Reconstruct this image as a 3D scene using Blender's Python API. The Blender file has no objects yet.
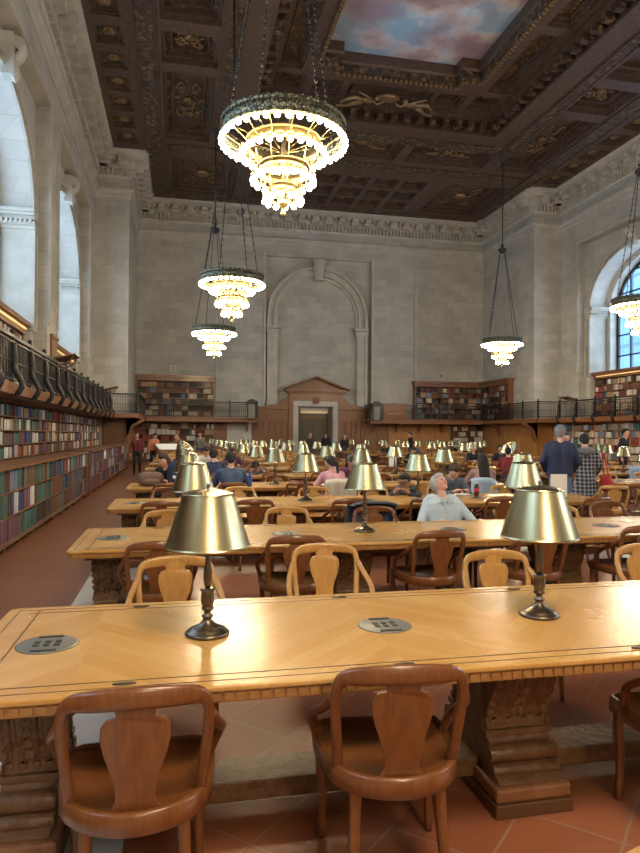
import bpy, bmesh, math, random
from mathutils import Vector, Matrix, noise
PI = math.pi
S = bpy.context.scene
COL = S.collection
rnd = random.Random(11)

# ---------------------------------------------------------------- camera
cam_data = bpy.data.cameras.new('camera')
cam = bpy.data.objects.new('camera', cam_data); COL.objects.link(cam)
_F, _YAW, _PIT, _ROL = 660.2, .2118, .0121, .0066
fw = Vector((math.sin(_YAW)*math.cos(_PIT), math.cos(_YAW)*math.cos(_PIT), math.sin(_PIT)))
r0 = Vector((math.cos(_YAW), -math.sin(_YAW), 0)); u0 = r0.cross(fw)
rr = r0*math.cos(_ROL) + u0*math.sin(_ROL); uu = u0*math.cos(_ROL) - r0*math.sin(_ROL)
cam.matrix_world = Matrix(((rr.x, uu.x, -fw.x, 0), (rr.y, uu.y, -fw.y, 0), (rr.z, uu.z, -fw.z, 1.65), (0, 0, 0, 1)))
cam_data.sensor_fit = 'VERTICAL'; cam_data.sensor_height = 24.0
cam_data.lens = _F/853*24.0
cam_data.clip_start = .05; cam_data.clip_end = 400
S.camera = cam

# ---------------------------------------------------------------- world, daylight, exposure
S.view_settings.view_transform = 'Standard'; S.view_settings.look = 'None'
S.view_settings.gamma = 1; S.view_settings.use_curve_mapping = False
S.view_settings.exposure = 0.05
S.cycles.max_bounces = 8; S.cycles.diffuse_bounces = 5; S.cycles.glossy_bounces = 3
S.cycles.transparent_max_bounces = 8; S.cycles.sample_clamp_indirect = 6; S.cycles.caustics_reflective = False
W = bpy.data.worlds.new('sky'); S.world = W; W.use_nodes = True
wn = W.node_tree; bg = wn.nodes['Background']
SKY_STRENGTH = 7.5
bg.inputs['Color'].default_value = (.56, .79, 1.0, 1); bg.inputs['Strength'].default_value = SKY_STRENGTH

XC = 8.74                       # centre line of the hall
def mirror(x): return 2*XC - x
BAYS = [28.6, 18.8, 9.0, -.8]   # centres of the arched windows
for yc in BAYS:                 # daylight portals at the arched windows
    for x, s in ((-6.3, 1), (mirror(-6.3), -1)):
        l = bpy.data.lights.new('window_daylight', 'AREA'); l.shape = 'RECTANGLE'; l.size = 7.0; l.size_y = 7.6
        l.cycles.is_portal = True
        o = bpy.data.objects.new('window_daylight', l); COL.objects.link(o)
        o.location = (x, yc, 8.7); o.rotation_euler = (PI/2, 0, -s*PI/2)

for x, y in ((15.9, 10.2), (1.58, .1), (15.9, .1), (1.58, -6.0)):   # the chandeliers of the hall that hang outside the picture
    l = bpy.data.lights.new('chandelier_light', 'POINT'); l.energy = 1000; l.color = (1.0, .80, .54); l.shadow_soft_size = .8
    o = bpy.data.objects.new('chandelier_light', l); COL.objects.link(o); o.location = (x, y, 5.9)

# ---------------------------------------------------------------- helpers
def tag(o, label=None, cat=None, group=None, kind=None):
    if label: o['label'] = label
    if cat: o['category'] = cat
    if group: o['group'] = group
    if kind: o['kind'] = kind
    return o
def empty(name, loc=(0, 0, 0), rz=0, label=None, cat=None, group=None):
    o = bpy.data.objects.new(name, None); COL.objects.link(o)
    o.location = loc; o.rotation_euler = (0, 0, rz); o.empty_display_size = .1
    return tag(o, label, cat, group)

class MB:
    def __init__(s): s.v = []; s.f = []; s.m = []; s.s = []; s.c = None
    def add(s, vs, fs, m=0, smooth=False):
        b = len(s.v); s.v += [tuple(p) for p in vs]
        for f in fs: s.f.append([b+i for i in f]); s.m.append(m); s.s.append(smooth)
        return b
    def box(s, x0, x1, y0, y1, z0, z1, m=0):
        if x0 > x1: x0, x1 = x1, x0
        if y0 > y1: y0, y1 = y1, y0
        if z0 > z1: z0, z1 = z1, z0
        s.add([(x0,y0,z0),(x1,y0,z0),(x1,y1,z0),(x0,y1,z0),(x0,y0,z1),(x1,y0,z1),(x1,y1,z1),(x0,y1,z1)],
              [(0,3,2,1),(4,5,6,7),(0,1,5,4),(1,2,6,5),(2,3,7,6),(3,0,4,7)], m); return s
    def quad(s, a, b, c, d, m=0): s.add([a, b, c, d], [(0,1,2,3)], m); return s
    def lathe(s, prof, n=24, c=(0,0,0), m=0, smooth=True, closed=False, sharp=False):
        if sharp:
            for a, b in zip(prof[:-1], prof[1:]): s.lathe2([a, b], n, c, m)
            if closed: s.lathe2([prof[-1], prof[0]], n, c, m)
            return s
        vs = []
        for r, z in prof:
            for i in range(n):
                a = 2*PI*i/n; vs.append((c[0]+r*math.cos(a), c[1]+r*math.sin(a), c[2]+z))
        fs = []
        P = len(prof)
        for j in range(P-1 if not closed else P):
            k = (j+1) % P
            for i in range(n):
                i2 = (i+1) % n; fs.append((j*n+i, j*n+i2, k*n+i2, k*n+i))
        b = s.add(vs, fs, m, smooth)
        if not closed:
            if prof[0][0] > 1e-5: s.f.append([b+i for i in range(n)][::-1]); s.m.append(m); s.s.append(False)
            if prof[-1][0] > 1e-5: s.f.append([b+(P-1)*n+i for i in range(n)]); s.m.append(m); s.s.append(False)
        return s
    def lathe2(s, prof, n, c, m):
        vs = [(c[0]+r*math.cos(2*PI*i/n), c[1]+r*math.sin(2*PI*i/n), c[2]+z) for r, z in prof for i in range(n)]
        s.add(vs, [(i, (i+1) % n, n+(i+1) % n, n+i) for i in range(n)], m, True)
    def sweep(s, pts, sec, up=(0,0,1), m=0, smooth=True, closed=False, scale=None):
        """sec: list of (a, b): a along side vector, b along up-ish vector"""
        pts = [Vector(p) for p in pts]; N = len(pts); up = Vector(up); vs = []; K = len(sec)
        for i, p in enumerate(pts):
            if closed: t = pts[(i+1) % N]-pts[i-1]
            else: t = pts[min(i+1, N-1)]-pts[max(i-1, 0)]
            t.normalize()
            side = t.cross(up)
            if side.length < 1e-4: side = t.cross(Vector((1, 0, 0)))
            side.normalize(); w = side.cross(t).normalized()
            k = scale[i] if scale else 1
            for a, b in sec: vs.append(p+side*a*k+w*b*k)
        fs = []
        for i in range(N if closed else N-1):
            j = (i+1) % N
            for q in range(K):
                r = (q+1) % K; fs.append((i*K+q, i*K+r, j*K+r, j*K+q))
        b = s.add(vs, fs, m, smooth)
        if not closed:
            s.f.append([b+i for i in range(K)][::-1]); s.m.append(m); s.s.append(False)
            s.f.append([b+(N-1)*K+i for i in range(K)]); s.m.append(m); s.s.append(False)
        return s
    def tube(s, pts, r, n=8, m=0, closed=False):
        R = r if isinstance(r, (list, tuple)) else [r]*len(pts)
        sec = [(math.cos(2*PI*i/n), math.sin(2*PI*i/n)) for i in range(n)]
        d = Vector(pts[-1])-Vector(pts[0])
        up = (0, 0, 1) if abs(d.z) < .8*max(d.length, 1e-6) else (0, 1, 0)
        return s.sweep(pts, sec, up, m, True, closed, R)
    def prism(s, poly, axis, a, b, m=0, smooth=False):
        """poly in the plane normal to axis; axis x -> (y,z), y -> (x,z), z -> (x,y)"""
        def P(p, t): return {'x': (t, p[0], p[1]), 'y': (p[0], t, p[1]), 'z': (p[0], p[1], t)}[axis]
        n = len(poly); vs = [P(p, a) for p in poly]+[P(p, b) for p in poly]
        fs = [(i, (i+1) % n, n+(i+1) % n, n+i) for i in range(n)]
        bb = s.add(vs, fs, m, smooth)
        s.f.append([bb+i for i in range(n)][::-1]); s.m.append(m); s.s.append(False)
        s.f.append([bb+n+i for i in range(n)]); s.m.append(m); s.s.append(False)
        return s
    def sphere(s, c, r, n=12, m=0, sc=(1,1,1)):
        k = max(4, n//2); prof = []
        vs = [(c[0], c[1], c[2]-r*sc[2])]
        for j in range(1, k):
            t = -PI/2+PI*j/k
            for i in range(n):
                a = 2*PI*i/n; vs.append((c[0]+r*sc[0]*math.cos(t)*math.cos(a), c[1]+r*sc[1]*math.cos(t)*math.sin(a), c[2]+r*sc[2]*math.sin(t)))
        vs.append((c[0], c[1], c[2]+r*sc[2])); fs = []
        for i in range(n): fs.append((0, 1+(i+1) % n, 1+i))
        for j in range(k-2):
            for i in range(n):
                i2 = (i+1) % n; fs.append((1+j*n+i, 1+j*n+i2, 1+(j+1)*n+i2, 1+(j+1)*n+i))
        L = len(vs)-1
        for i in range(n): fs.append((L, 1+(k-2)*n+i, 1+(k-2)*n+(i+1) % n))
        s.add(vs, fs, m, True); return s
    def mesh(s, name, mats, recalc=True):
        me = bpy.data.meshes.new(name); me.from_pydata(s.v, [], s.f)
        for q in (mats if isinstance(mats, (list, tuple)) else [mats]): me.materials.append(q)
        me.polygons.foreach_set('material_index', s.m); me.polygons.foreach_set('use_smooth', s.s)
        if recalc and len(s.f) < 60000:
            bm = bmesh.new(); bm.from_mesh(me); bmesh.ops.recalc_face_normals(bm, faces=bm.faces); bm.to_mesh(me); bm.free()
        me.update(); return me
    def build(s, name, mats, parent=None, bevel=0, segs=2, recalc=True):
        o = bpy.data.objects.new(name, s.mesh(name, mats, recalc)); COL.objects.link(o)
        if parent: o.parent = parent
        if bevel:
            b = o.modifiers.new('bevel', 'BEVEL'); b.width = bevel; b.segments = segs; b.limit_method = 'ANGLE'; b.angle_limit = .7
        return o
def struct(o): o['kind'] = 'structure'; return o
def kids(o): return [c for c in ALLKIDS.get(o.name, [])]
def copy_tree(o, loc=None, rz=None, parent=None):
    c = o.copy(); COL.objects.link(c)
    if parent is not None: c.parent = parent
    if loc is not None: c.location = loc
    if rz is not None: c.rotation_euler = (0, 0, rz)
    for ch in o.children: copy_tree(ch, parent=c)
    return c
def rsec(w, h, r=.3):            # rounded rectangle section
    a, b = w/2, h/2; c = min(a, b)*r
    return [(-a+c,-b),(a-c,-b),(a,-b+c),(a,b-c),(a-c,b),(-a+c,b),(-a,b-c),(-a,-b+c)]
def spline(P, n=6):
    P = [Vector(p) for p in P]; out = []
    for i in range(len(P)-1):
        a = P[max(i-1, 0)]; b = P[i]; c = P[i+1]; d = P[min(i+2, len(P)-1)]
        for k in range(n):
            t = k/n; out.append(.5*((2*b)+(c-a)*t+(2*a-5*b+4*c-d)*t*t+(-a+3*b-3*c+d)*t**3))
    out.append(P[-1]); return out
ORD = ['first','second','third','fourth','fifth','sixth','seventh','eighth','ninth','tenth','eleventh','twelfth','thirteenth','fourteenth','fifteenth','sixteenth']

# ---------------------------------------------------------------- materials
def mat(name, color, rough=.6, metal=0, spec=.5, emit=None, estr=0, coat=0):
    m = bpy.data.materials.new(name); m.use_nodes = True; p = m.node_tree.nodes['Principled BSDF']
    p.inputs['Base Color'].default_value = (*color, 1); p.inputs['Roughness'].default_value = rough
    p.inputs['Metallic'].default_value = metal; p.inputs['Specular IOR Level'].default_value = spec
    if coat: p.inputs['Coat Weight'].default_value = coat; p.inputs['Coat Roughness'].default_value = .12
    if emit: p.inputs['Emission Color'].default_value = (*emit, 1); p.inputs['Emission Strength'].default_value = estr
    return m
class G:                         # tiny node-graph helper
    def __init__(s, m): s.t = m.node_tree; s.p = s.t.nodes['Principled BSDF']
    def n(s, typ, **kw):
        o = s.t.nodes.new(typ)
        for k, v in kw.items():
            if k in o.inputs: s.put(o.inputs[k], v)
            else: setattr(o, k, v)
        return o
    def put(s, inp, v):
        if isinstance(v, bpy.types.NodeSocket): s.t.links.new(v, inp)
        else: inp.default_value = v
    def math(s, op, a, b=0.0, c=None):
        o = s.t.nodes.new('ShaderNodeMath'); o.operation = op; s.put(o.inputs[0], a); s.put(o.inputs[1], b)
        if c is not None: s.put(o.inputs[2], c)
        return o.outputs[0]
    def mix(s, f, a, b, mode='MIX'):
        o = s.t.nodes.new('ShaderNodeMix'); o.data_type = 'RGBA'; o.blend_type = mode
        s.put(o.inputs[0], f); s.put(o.inputs[6], a if not isinstance(a, tuple) else (*a[:3], 1)); s.put(o.inputs[7], b if not isinstance(b, tuple) else (*b[:3], 1)); return o.outputs[2]
    def pos(s): return s.t.nodes.new('ShaderNodeNewGeometry').outputs['Position']
    def obj(s): return s.t.nodes.new('ShaderNodeTexCoord').outputs['Object']
    def xyz(s, v):
        o = s.t.nodes.new('ShaderNodeSeparateXYZ'); s.t.links.new(v, o.inputs[0]); return o.outputs
    def comb(s, x, y, z=0.0):
        o = s.t.nodes.new('ShaderNodeCombineXYZ'); s.put(o.inputs[0], x); s.put(o.inputs[1], y); s.put(o.inputs[2], z); return o.outputs[0]
    def noise(s, v, scale, detail=4, rough=.55, out='Fac'):
        o = s.t.nodes.new('ShaderNodeTexNoise'); s.put(o.inputs['Vector'], v); o.inputs['Scale'].default_value = scale
        o.inputs['Detail'].default_value = detail; o.inputs['Roughness'].default_value = rough; return o.outputs[out]
    def ramp(s, f, stops):
        o = s.t.nodes.new('ShaderNodeValToRGB'); s.put(o.inputs[0], f); e = o.color_ramp.elements
        while len(e) < len(stops): e.new(.5)
        for q, (p, c) in zip(e, stops): q.position = p; q.color = (*c, 1) if len(c) == 3 else c
        return o.outputs[0]
    def mapr(s, f, a, b, c, d):
        o = s.t.nodes.new('ShaderNodeMapRange'); s.put(o.inputs[0], f)
        for i, q in enumerate((a, b, c, d)): o.inputs[i+1].default_value = q
        return o.outputs[0]
    def vmul(s, v, k):
        o = s.t.nodes.new('ShaderNodeVectorMath'); o.operation = 'MULTIPLY'; s.put(o.inputs[0], v); o.inputs[1].default_value = k; return o.outputs[0]
    def bump(s, h, strength=.3, dist=.02):
        o = s.t.nodes.new('ShaderNodeBump'); o.inputs['Strength'].default_value = strength; o.inputs['Distance'].default_value = dist
        s.put(o.inputs['Height'], h); s.t.links.new(o.outputs[0], s.p.inputs['Normal'])
    def col(s, c): s.put(s.p.inputs['Base Color'], c)
    def rough(s, c): s.put(s.p.inputs['Roughness'], c)

def stone_mat(name, c1, c2, mort, bw=.95, bh=.42):
    m = mat(name, c1, .75); g = G(m); p = g.xyz(g.pos())
    v = g.comb(g.math('ADD', p[0], p[1]), p[2], 0.0)
    b = g.n('ShaderNodeTexBrick'); g.put(b.inputs['Vector'], v)
    b.inputs['Color1'].default_value = (*c1, 1); b.inputs['Color2'].default_value = (*c2, 1); b.inputs['Mortar'].default_value = (*mort, 1)
    b.inputs['Scale'].default_value = 1; b.inputs['Mortar Size'].default_value = .008; b.inputs['Brick Width'].default_value = bw; b.inputs['Row Height'].default_value = bh; b.inputs['Mortar Smooth'].default_value = .3
    n = g.noise(g.pos(), .8, 5); c = g.mix(.35, b.outputs['Color'], g.ramp(n, [(.3, tuple(x*.72 for x in c1)), (.7, tuple(min(1, x*1.12) for x in c2))]))
    g.col(c); g.bump(g.noise(g.pos(), 14, 4), .12, .01); return m
M = {}
M['stone'] = stone_mat('limestone_blocks', (.36, .352, .32), (.49, .48, .435), (.25, .243, .22))
M['stone_plain'] = mat('limestone_carved', (.47, .44, .375), .75)
g = G(M['stone_plain']); g.col(g.ramp(g.noise(g.pos(), 1.6, 5), [(.25, (.38, .368, .33)), (.75, (.54, .525, .475))])); g.bump(g.noise(g.pos(), 9, 5), .25, .02)
M['stone_pale'] = stone_mat('pale_limestone', (.45, .445, .42), (.53, .52, .49), (.34, .33, .31), .8, .42)
M['plaster'] = mat('smooth_stone', (.55, .53, .48), .7)
def wood(name, a, b, rough=.4, scale=(1, 1, 14), coat=0, grain=7.):
    m = mat(name, a, rough, coat=coat); g = G(m); v = g.vmul(g.obj(), scale)
    n = g.noise(v, grain, 5, .6); g.col(g.ramp(n, [(.28, a), (.72, b)])); return m
M['oak_honey'] = wood('honey_oak', (.40, .20, .055), (.56, .31, .095), .28, (8, 8, 1.2), .3)
M['oak_brown'] = wood('reddish_brown_shaded_oak', (.13, .042, .012), (.215, .078, .022), .3, (8, 8, 1.2), .3)  # partly real reddish wood, partly the shade on near chair backs put into colour
M['oak_dark'] = wood('dark_carved_oak', (.10, .048, .018), (.20, .10, .04), .45, (3, 3, 3), .1)
g = G(M['oak_dark']); g.bump(g.noise(g.obj(), 22, 3), .6, .02)
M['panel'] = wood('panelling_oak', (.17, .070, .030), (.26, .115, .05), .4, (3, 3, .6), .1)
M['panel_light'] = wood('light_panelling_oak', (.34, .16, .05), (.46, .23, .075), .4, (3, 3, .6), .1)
M['case'] = wood('bookcase_oak', (.15, .062, .025), (.225, .098, .042), .38, (2, 2, 2), .15)
M['case_dark'] = mat('bookcase_back', (.07, .035, .018), .7)
# table top: chevron boards in honey oak
m = mat('table_top_oak', (.5, .3, .1), .22, coat=.08); M['top'] = m; g = G(m)
p = g.xyz(g.obj()); col_i = g.math('FLOOR', g.math('DIVIDE', g.math('ADD', p[0], 20.0), .62))
sgn = g.math('SUBTRACT', g.math('MULTIPLY', g.math('MODULO', col_i, 2.0), 2.0), 1.0)
d = g.math('ADD', p[1], g.math('MULTIPLY', p[0], sgn)); bi = g.math('FLOOR', g.math('DIVIDE', d, .115))
wnz = g.n('ShaderNodeTexWhiteNoise', noise_dimensions='2D'); g.put(wnz.inputs['Vector'], g.comb(bi, col_i))
along = g.math('SUBTRACT', p[0], g.math('MULTIPLY', p[1], sgn))
gr = g.noise(g.comb(g.math('MULTIPLY', d, 60.0), g.math('MULTIPLY', along, 3.0), wnz.outputs['Value']), 1.0, 4)
base = g.ramp(wnz.outputs['Value'], [(0, (.50, .25, .055)), (.5, (.56, .30, .075)), (1, (.62, .36, .11))])
c = g.mix(.30, base, g.ramp(gr, [(.3, (.42, .20, .04)), (.7, (.64, .38, .13))]))
seam = g.math('LESS_THAN', g.math('FRACT', g.math('DIVIDE', d, .115)), .03)
wear = g.noise(g.obj(), 2.3, 5)
c = g.mix(g.math('MULTIPLY', seam, .35), c, (.25, .12, .04))
g.col(g.mix(g.mapr(wear, .3, .9, 0, .3), c, (.62, .40, .18))); g.rough(g.mapr(wear, .2, .8, .2, .3))
M['edge'] = wood('table_edge_oak', (.25, .115, .032), (.38, .19, .06), .3, (2, 2, 6), .2)
M['inlay'] = mat('dark_inlay', (.10, .045, .02), .4)
# floor tiles
m = mat('terracotta_tiles', (.22, .09, .05), .3, coat=.1); M['floor'] = m; g = G(m); p = g.xyz(g.pos())
v = g.comb(g.math('MULTIPLY', g.math('ADD', p[0], p[1]), .7071), g.math('MULTIPLY', g.math('SUBTRACT', p[1], p[0]), .7071))
b = g.n('ShaderNodeTexBrick'); g.put(b.inputs['Vector'], v); b.offset = 0.0
b.inputs['Color1'].default_value = (.26, .08, .036, 1); b.inputs['Color2'].default_value = (.33, .115, .055, 1); b.inputs['Mortar'].default_value = (.30, .21, .15, 1)
b.inputs['Scale'].default_value = 1; b.inputs['Mortar Size'].default_value = .006; b.inputs['Brick Width'].default_value = .42; b.inputs['Row Height'].default_value = .42
n = g.noise(g.pos(), 3, 5); g.col(g.mix(.35, b.outputs['Color'], g.ramp(n, [(.1, (.20, .065, .03)), (.9, (.36, .14, .075))]))); g.rough(.38)
M['aisle'] = mat('brown_aisle_tiles', (.20, .085, .05), .3); g = G(M['aisle']); p = g.xyz(g.pos())
b = g.n('ShaderNodeTexBrick'); g.put(b.inputs['Vector'], g.pos()); b.offset = 0.5
b.inputs['Color1'].default_value = (.20, .078, .043, 1); b.inputs['Color2'].default_value = (.235, .095, .055, 1); b.inputs['Mortar'].default_value = (.14, .06, .04, 1)
b.inputs['Scale'].default_value = 1; b.inputs['Mortar Size'].default_value = .004; b.inputs['Brick Width'].default_value = .3; b.inputs['Row Height'].default_value = .3
g.col(b.outputs['Color'])
M['marble'] = mat('pale_marble_strip', (.50, .48, .47), .3, coat=.2); g = G(M['marble'])
g.col(g.ramp(g.noise(g.pos(), 2.5, 6), [(.3, (.42, .40, .40)), (.7, (.60, .58, .57))]))
# metals, lamps
M['brass'] = mat('brushed_brass', (.40, .345, .20), .27, 1.0); g = G(M['brass']); g.p.inputs['Anisotropic'].default_value = .6
tg = g.n('ShaderNodeTangent', direction_type='RADIAL', axis='Z'); g.put(g.p.inputs['Tangent'], tg.outputs[0])
M['bronze'] = mat('dark_bronze', (.16, .13, .10), .32, 1.0)
M['iron'] = mat('dark_iron', (.035, .035, .038), .45, .6)
M['gilt'] = mat('gilded_bronze', (.42, .32, .15), .38, .9)
M['gilt_green'] = mat('verdigris_pierced_band', (.16, .18, .14), .5, .6); g = G(M['gilt_green'])
vo = g.n('ShaderNodeTexVoronoi'); g.put(vo.inputs['Vector'], g.obj()); vo.inputs['Scale'].default_value = 26
g.col(g.ramp(vo.outputs['Distance'], [(.25, (.40, .36, .22)), (.6, (.05, .06, .05))])); g.bump(vo.outputs['Distance'], .7, .02)
M['bulb'] = mat('warm_bulb_glass', (1, .9, .7), .3, emit=(1.0, .80, .50), estr=135.0)
M['lampbulb'] = mat('reading_lamp_bulb', (1, .9, .7), .3, emit=(1.0, .74, .38), estr=5.0)
M['whiteshade'] = mat('lamp_lining', (.7, .66, .5), .6)
M['strip'] = mat('warm_shelf_light', (1, .8, .4), .5, emit=(1.0, .66, .26), estr=.75)
# ceiling
m = mat('carved_walnut_ceiling', (.06, .04, .03), .42); M['ceil'] = m; g = G(m)
n1 = g.noise(g.pos(), 5.5, 6, .65); n2 = g.noise(g.pos(), 1.1, 3)
c = g.ramp(n1, [(.35, (.055, .034, .025)), (.60, (.10, .062, .042)), (.70, (.19, .12, .07))])
n3 = g.noise(g.pos(), 16, 4, .7); c = g.mix(g.mapr(n3, .58, .72, 0, .5), c, (.20, .13, .07)); g.col(g.mix(g.mapr(n2, .35, .65, 0, .3), c, (.075, .045, .032))); g.bump(n1, .5, .05)
m = mat('gilded_carving', (.1, .07, .04), .38); M['orn'] = m; g = G(m)
v1 = g.n('ShaderNodeTexVoronoi', feature='SMOOTH_F1'); g.put(v1.inputs['Vector'], g.pos()); v1.inputs['Scale'].default_value = 5.2
n1 = g.noise(g.pos(), 9, 5, .7); h = g.math('SUBTRACT', 1.0, g.math('ADD', v1.outputs['Distance'], g.math('MULTIPLY', n1, .55)))
g.col(g.ramp(h, [(.15, (.035, .021, .014)), (.42, (.09, .055, .03)), (.62, (.24, .16, .075))])); g.bump(h, .9, .08)
M['rosette'] = mat('gilt_rosette', (.26, .17, .085), .35, .5)
m = mat('painted_sky_mural', (.6, .6, .65), .7); M['mural'] = m; g = G(m)
n1 = g.noise(g.vmul(g.pos(), (1, 1, 1)), .42, 7, .55); n2 = g.noise(g.vmul(g.pos(), (1.3, 1.3, 1)), .30, 6, .55)
c = g.ramp(n1, [(.34, (.22, .16, .17)), (.43, (.42, .32, .31)), (.49, (.60, .54, .52)), (.53, (.52, .62, .70)), (.58, (.28, .48, .64))])
g.col(g.mix(g.mapr(n2, .42, .62, 0, .8), c, (.30, .20, .25)))
# misc
M['white'] = mat('white_paper', (.8, .8, .78), .6); M['black'] = mat('black_plastic', (.015, .015, .017), .4)
M['plate'] = mat('brushed_nickel_plate', (.22, .22, .205), .45, .6); M['label'] = mat('number_plate_bronze', (.07, .05, .035), .4, .5)
M['blueplastic'] = mat('blue_bottle_plastic', (.03, .09, .45), .3); M['red'] = mat('red_fabric', (.45, .03, .04), .8)
M['glass'] = bpy.data.materials.new('window_glass'); M['glass'].use_nodes = True
_t = M['glass'].node_tree; _t.nodes.clear(); _o = _t.nodes.new('ShaderNodeOutputMaterial'); _mx = _t.nodes.new('ShaderNodeMixShader')
_a = _t.nodes.new('ShaderNodeBsdfTransparent'); _a.inputs[0].default_value = (.93, .96, 1, 1); _b = _t.nodes.new('ShaderNodeBsdfGlossy'); _b.inputs['Roughness'].default_value = .05
_mx.inputs[0].default_value = .06; _t.links.new(_a.outputs[0], _mx.inputs[1]); _t.links.new(_b.outputs[0], _mx.inputs[2]); _t.links.new(_mx.outputs[0], _o.inputs[0])
m = mat('book_cloth', (.5, .5, .5), .65); M['book'] = m; g = G(m); oi = g.n('ShaderNodeObjectInfo')
g.col(oi.outputs['Color'])
m = mat('book_cloth_rows', (.5, .5, .5), .65); M['books'] = m; g = G(m); at = g.n('ShaderNodeVertexColor', layer_name='tone'); g.col(at.outputs['Color'])
# ================================================================ STRUCTURE
ZC = 15.6
YB = 41.0; YF = -9.0; XL = -4.2; XR = mirror(XL)
PX = -2.5; PXR = mirror(PX); PY = 34.5
# floor
f = MB(); f.box(-6.2, mirror(-6.2), YF, YB+3.2, -.2, 0); fl = struct(f.build('floor', M['floor']))
a = MB(); a.box(-4.9, -.98, YF, YB, 0, .004); struct(a.build('floor_aisle', M['aisle']))
for i, (x0, x1) in enumerate(((-.98, -.2), (5.4, 6.15), (8.0, 8.75))):
    a = MB(); a.box(x0, x1, YF, 37.2, 0, .006); struct(a.build('floor_strip', M['marble']))

KZ = .74                        # the side arches are flattened
def arch_face(b, X, y0, y1, z0, z1, yc, r, zs, zb, m=0, n=28):
    """wall face in the plane x = X with an arched hole; rectangle y0..y1, z0..z1; opening yc +- r from zb, springing zs"""
    q = lambda y, z: (X, y, z)
    if zb > z0: b.quad(q(y0, z0), q(y1, z0), q(y1, zb), q(y0, zb), m)
    b.quad(q(y0, zb), q(yc-r, zb), q(yc-r, zs), q(y0, zs), m); b.quad(q(yc+r, zb), q(y1, zb), q(y1, zs), q(yc+r, zs), m)
    prev = None
    for i in range(n+1):
        t = PI*i/n; a = (yc+r*math.cos(t), zs+r*KZ*math.sin(t))
        if i <= n/4: tt = i/(n/4); o = (y1, zs+(z1-zs)*tt)
        elif i <= 3*n/4: tt = (i-n/4)/(n/2); o = (y1+(y0-y1)*tt, z1)
        else: tt = (i-3*n/4)/(n/4); o = (y0, z1+(zs-z1)*tt)
        if prev: b.quad(q(*prev[0]), q(*a), q(*o), q(*prev[1]), m)
        prev = (a, o)
def arch_curve(yc, r, zs, zb, n=28):
    return [(yc+r, zb)]+[(yc+r*math.cos(PI*i/n), zs+r*KZ*math.sin(PI*i/n)) for i in range(n+1)]+[(yc-r, zb)]
def arch_band(b, X0, X1, yc, r0_, r1_, zs, zb, m=0):
    """solid band between two arch curves, from plane X0 to X1"""
    A = arch_curve(yc, r0_, zs, zb); B = arch_curve(yc, r1_, zs, zb)
    n = len(A); vs = [(X0, *p) for p in A]+[(X0, *p) for p in B]+[(X1, *p) for p in A]+[(X1, *p) for p in B]; fs = []
    for i in range(n-1):
        fs += [(i, i+1, n+i+1, n+i), (2*n+i, 2*n+i+1, 3*n+i+1, 3*n+i), (i, i+1, 2*n+i+1, 2*n+i), (n+i, n+i+1, 3*n+i+1, 3*n+i)]
    fs += [(0, n, 3*n, 2*n), (n-1, 2*n-1, 4*n-1, 3*n-1)]
    b.add(vs, fs, m)
AZ, AR, AB, ADK = 8.6, 3.65, 4.9, 2.6      # arch springing, radius, bottom
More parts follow.
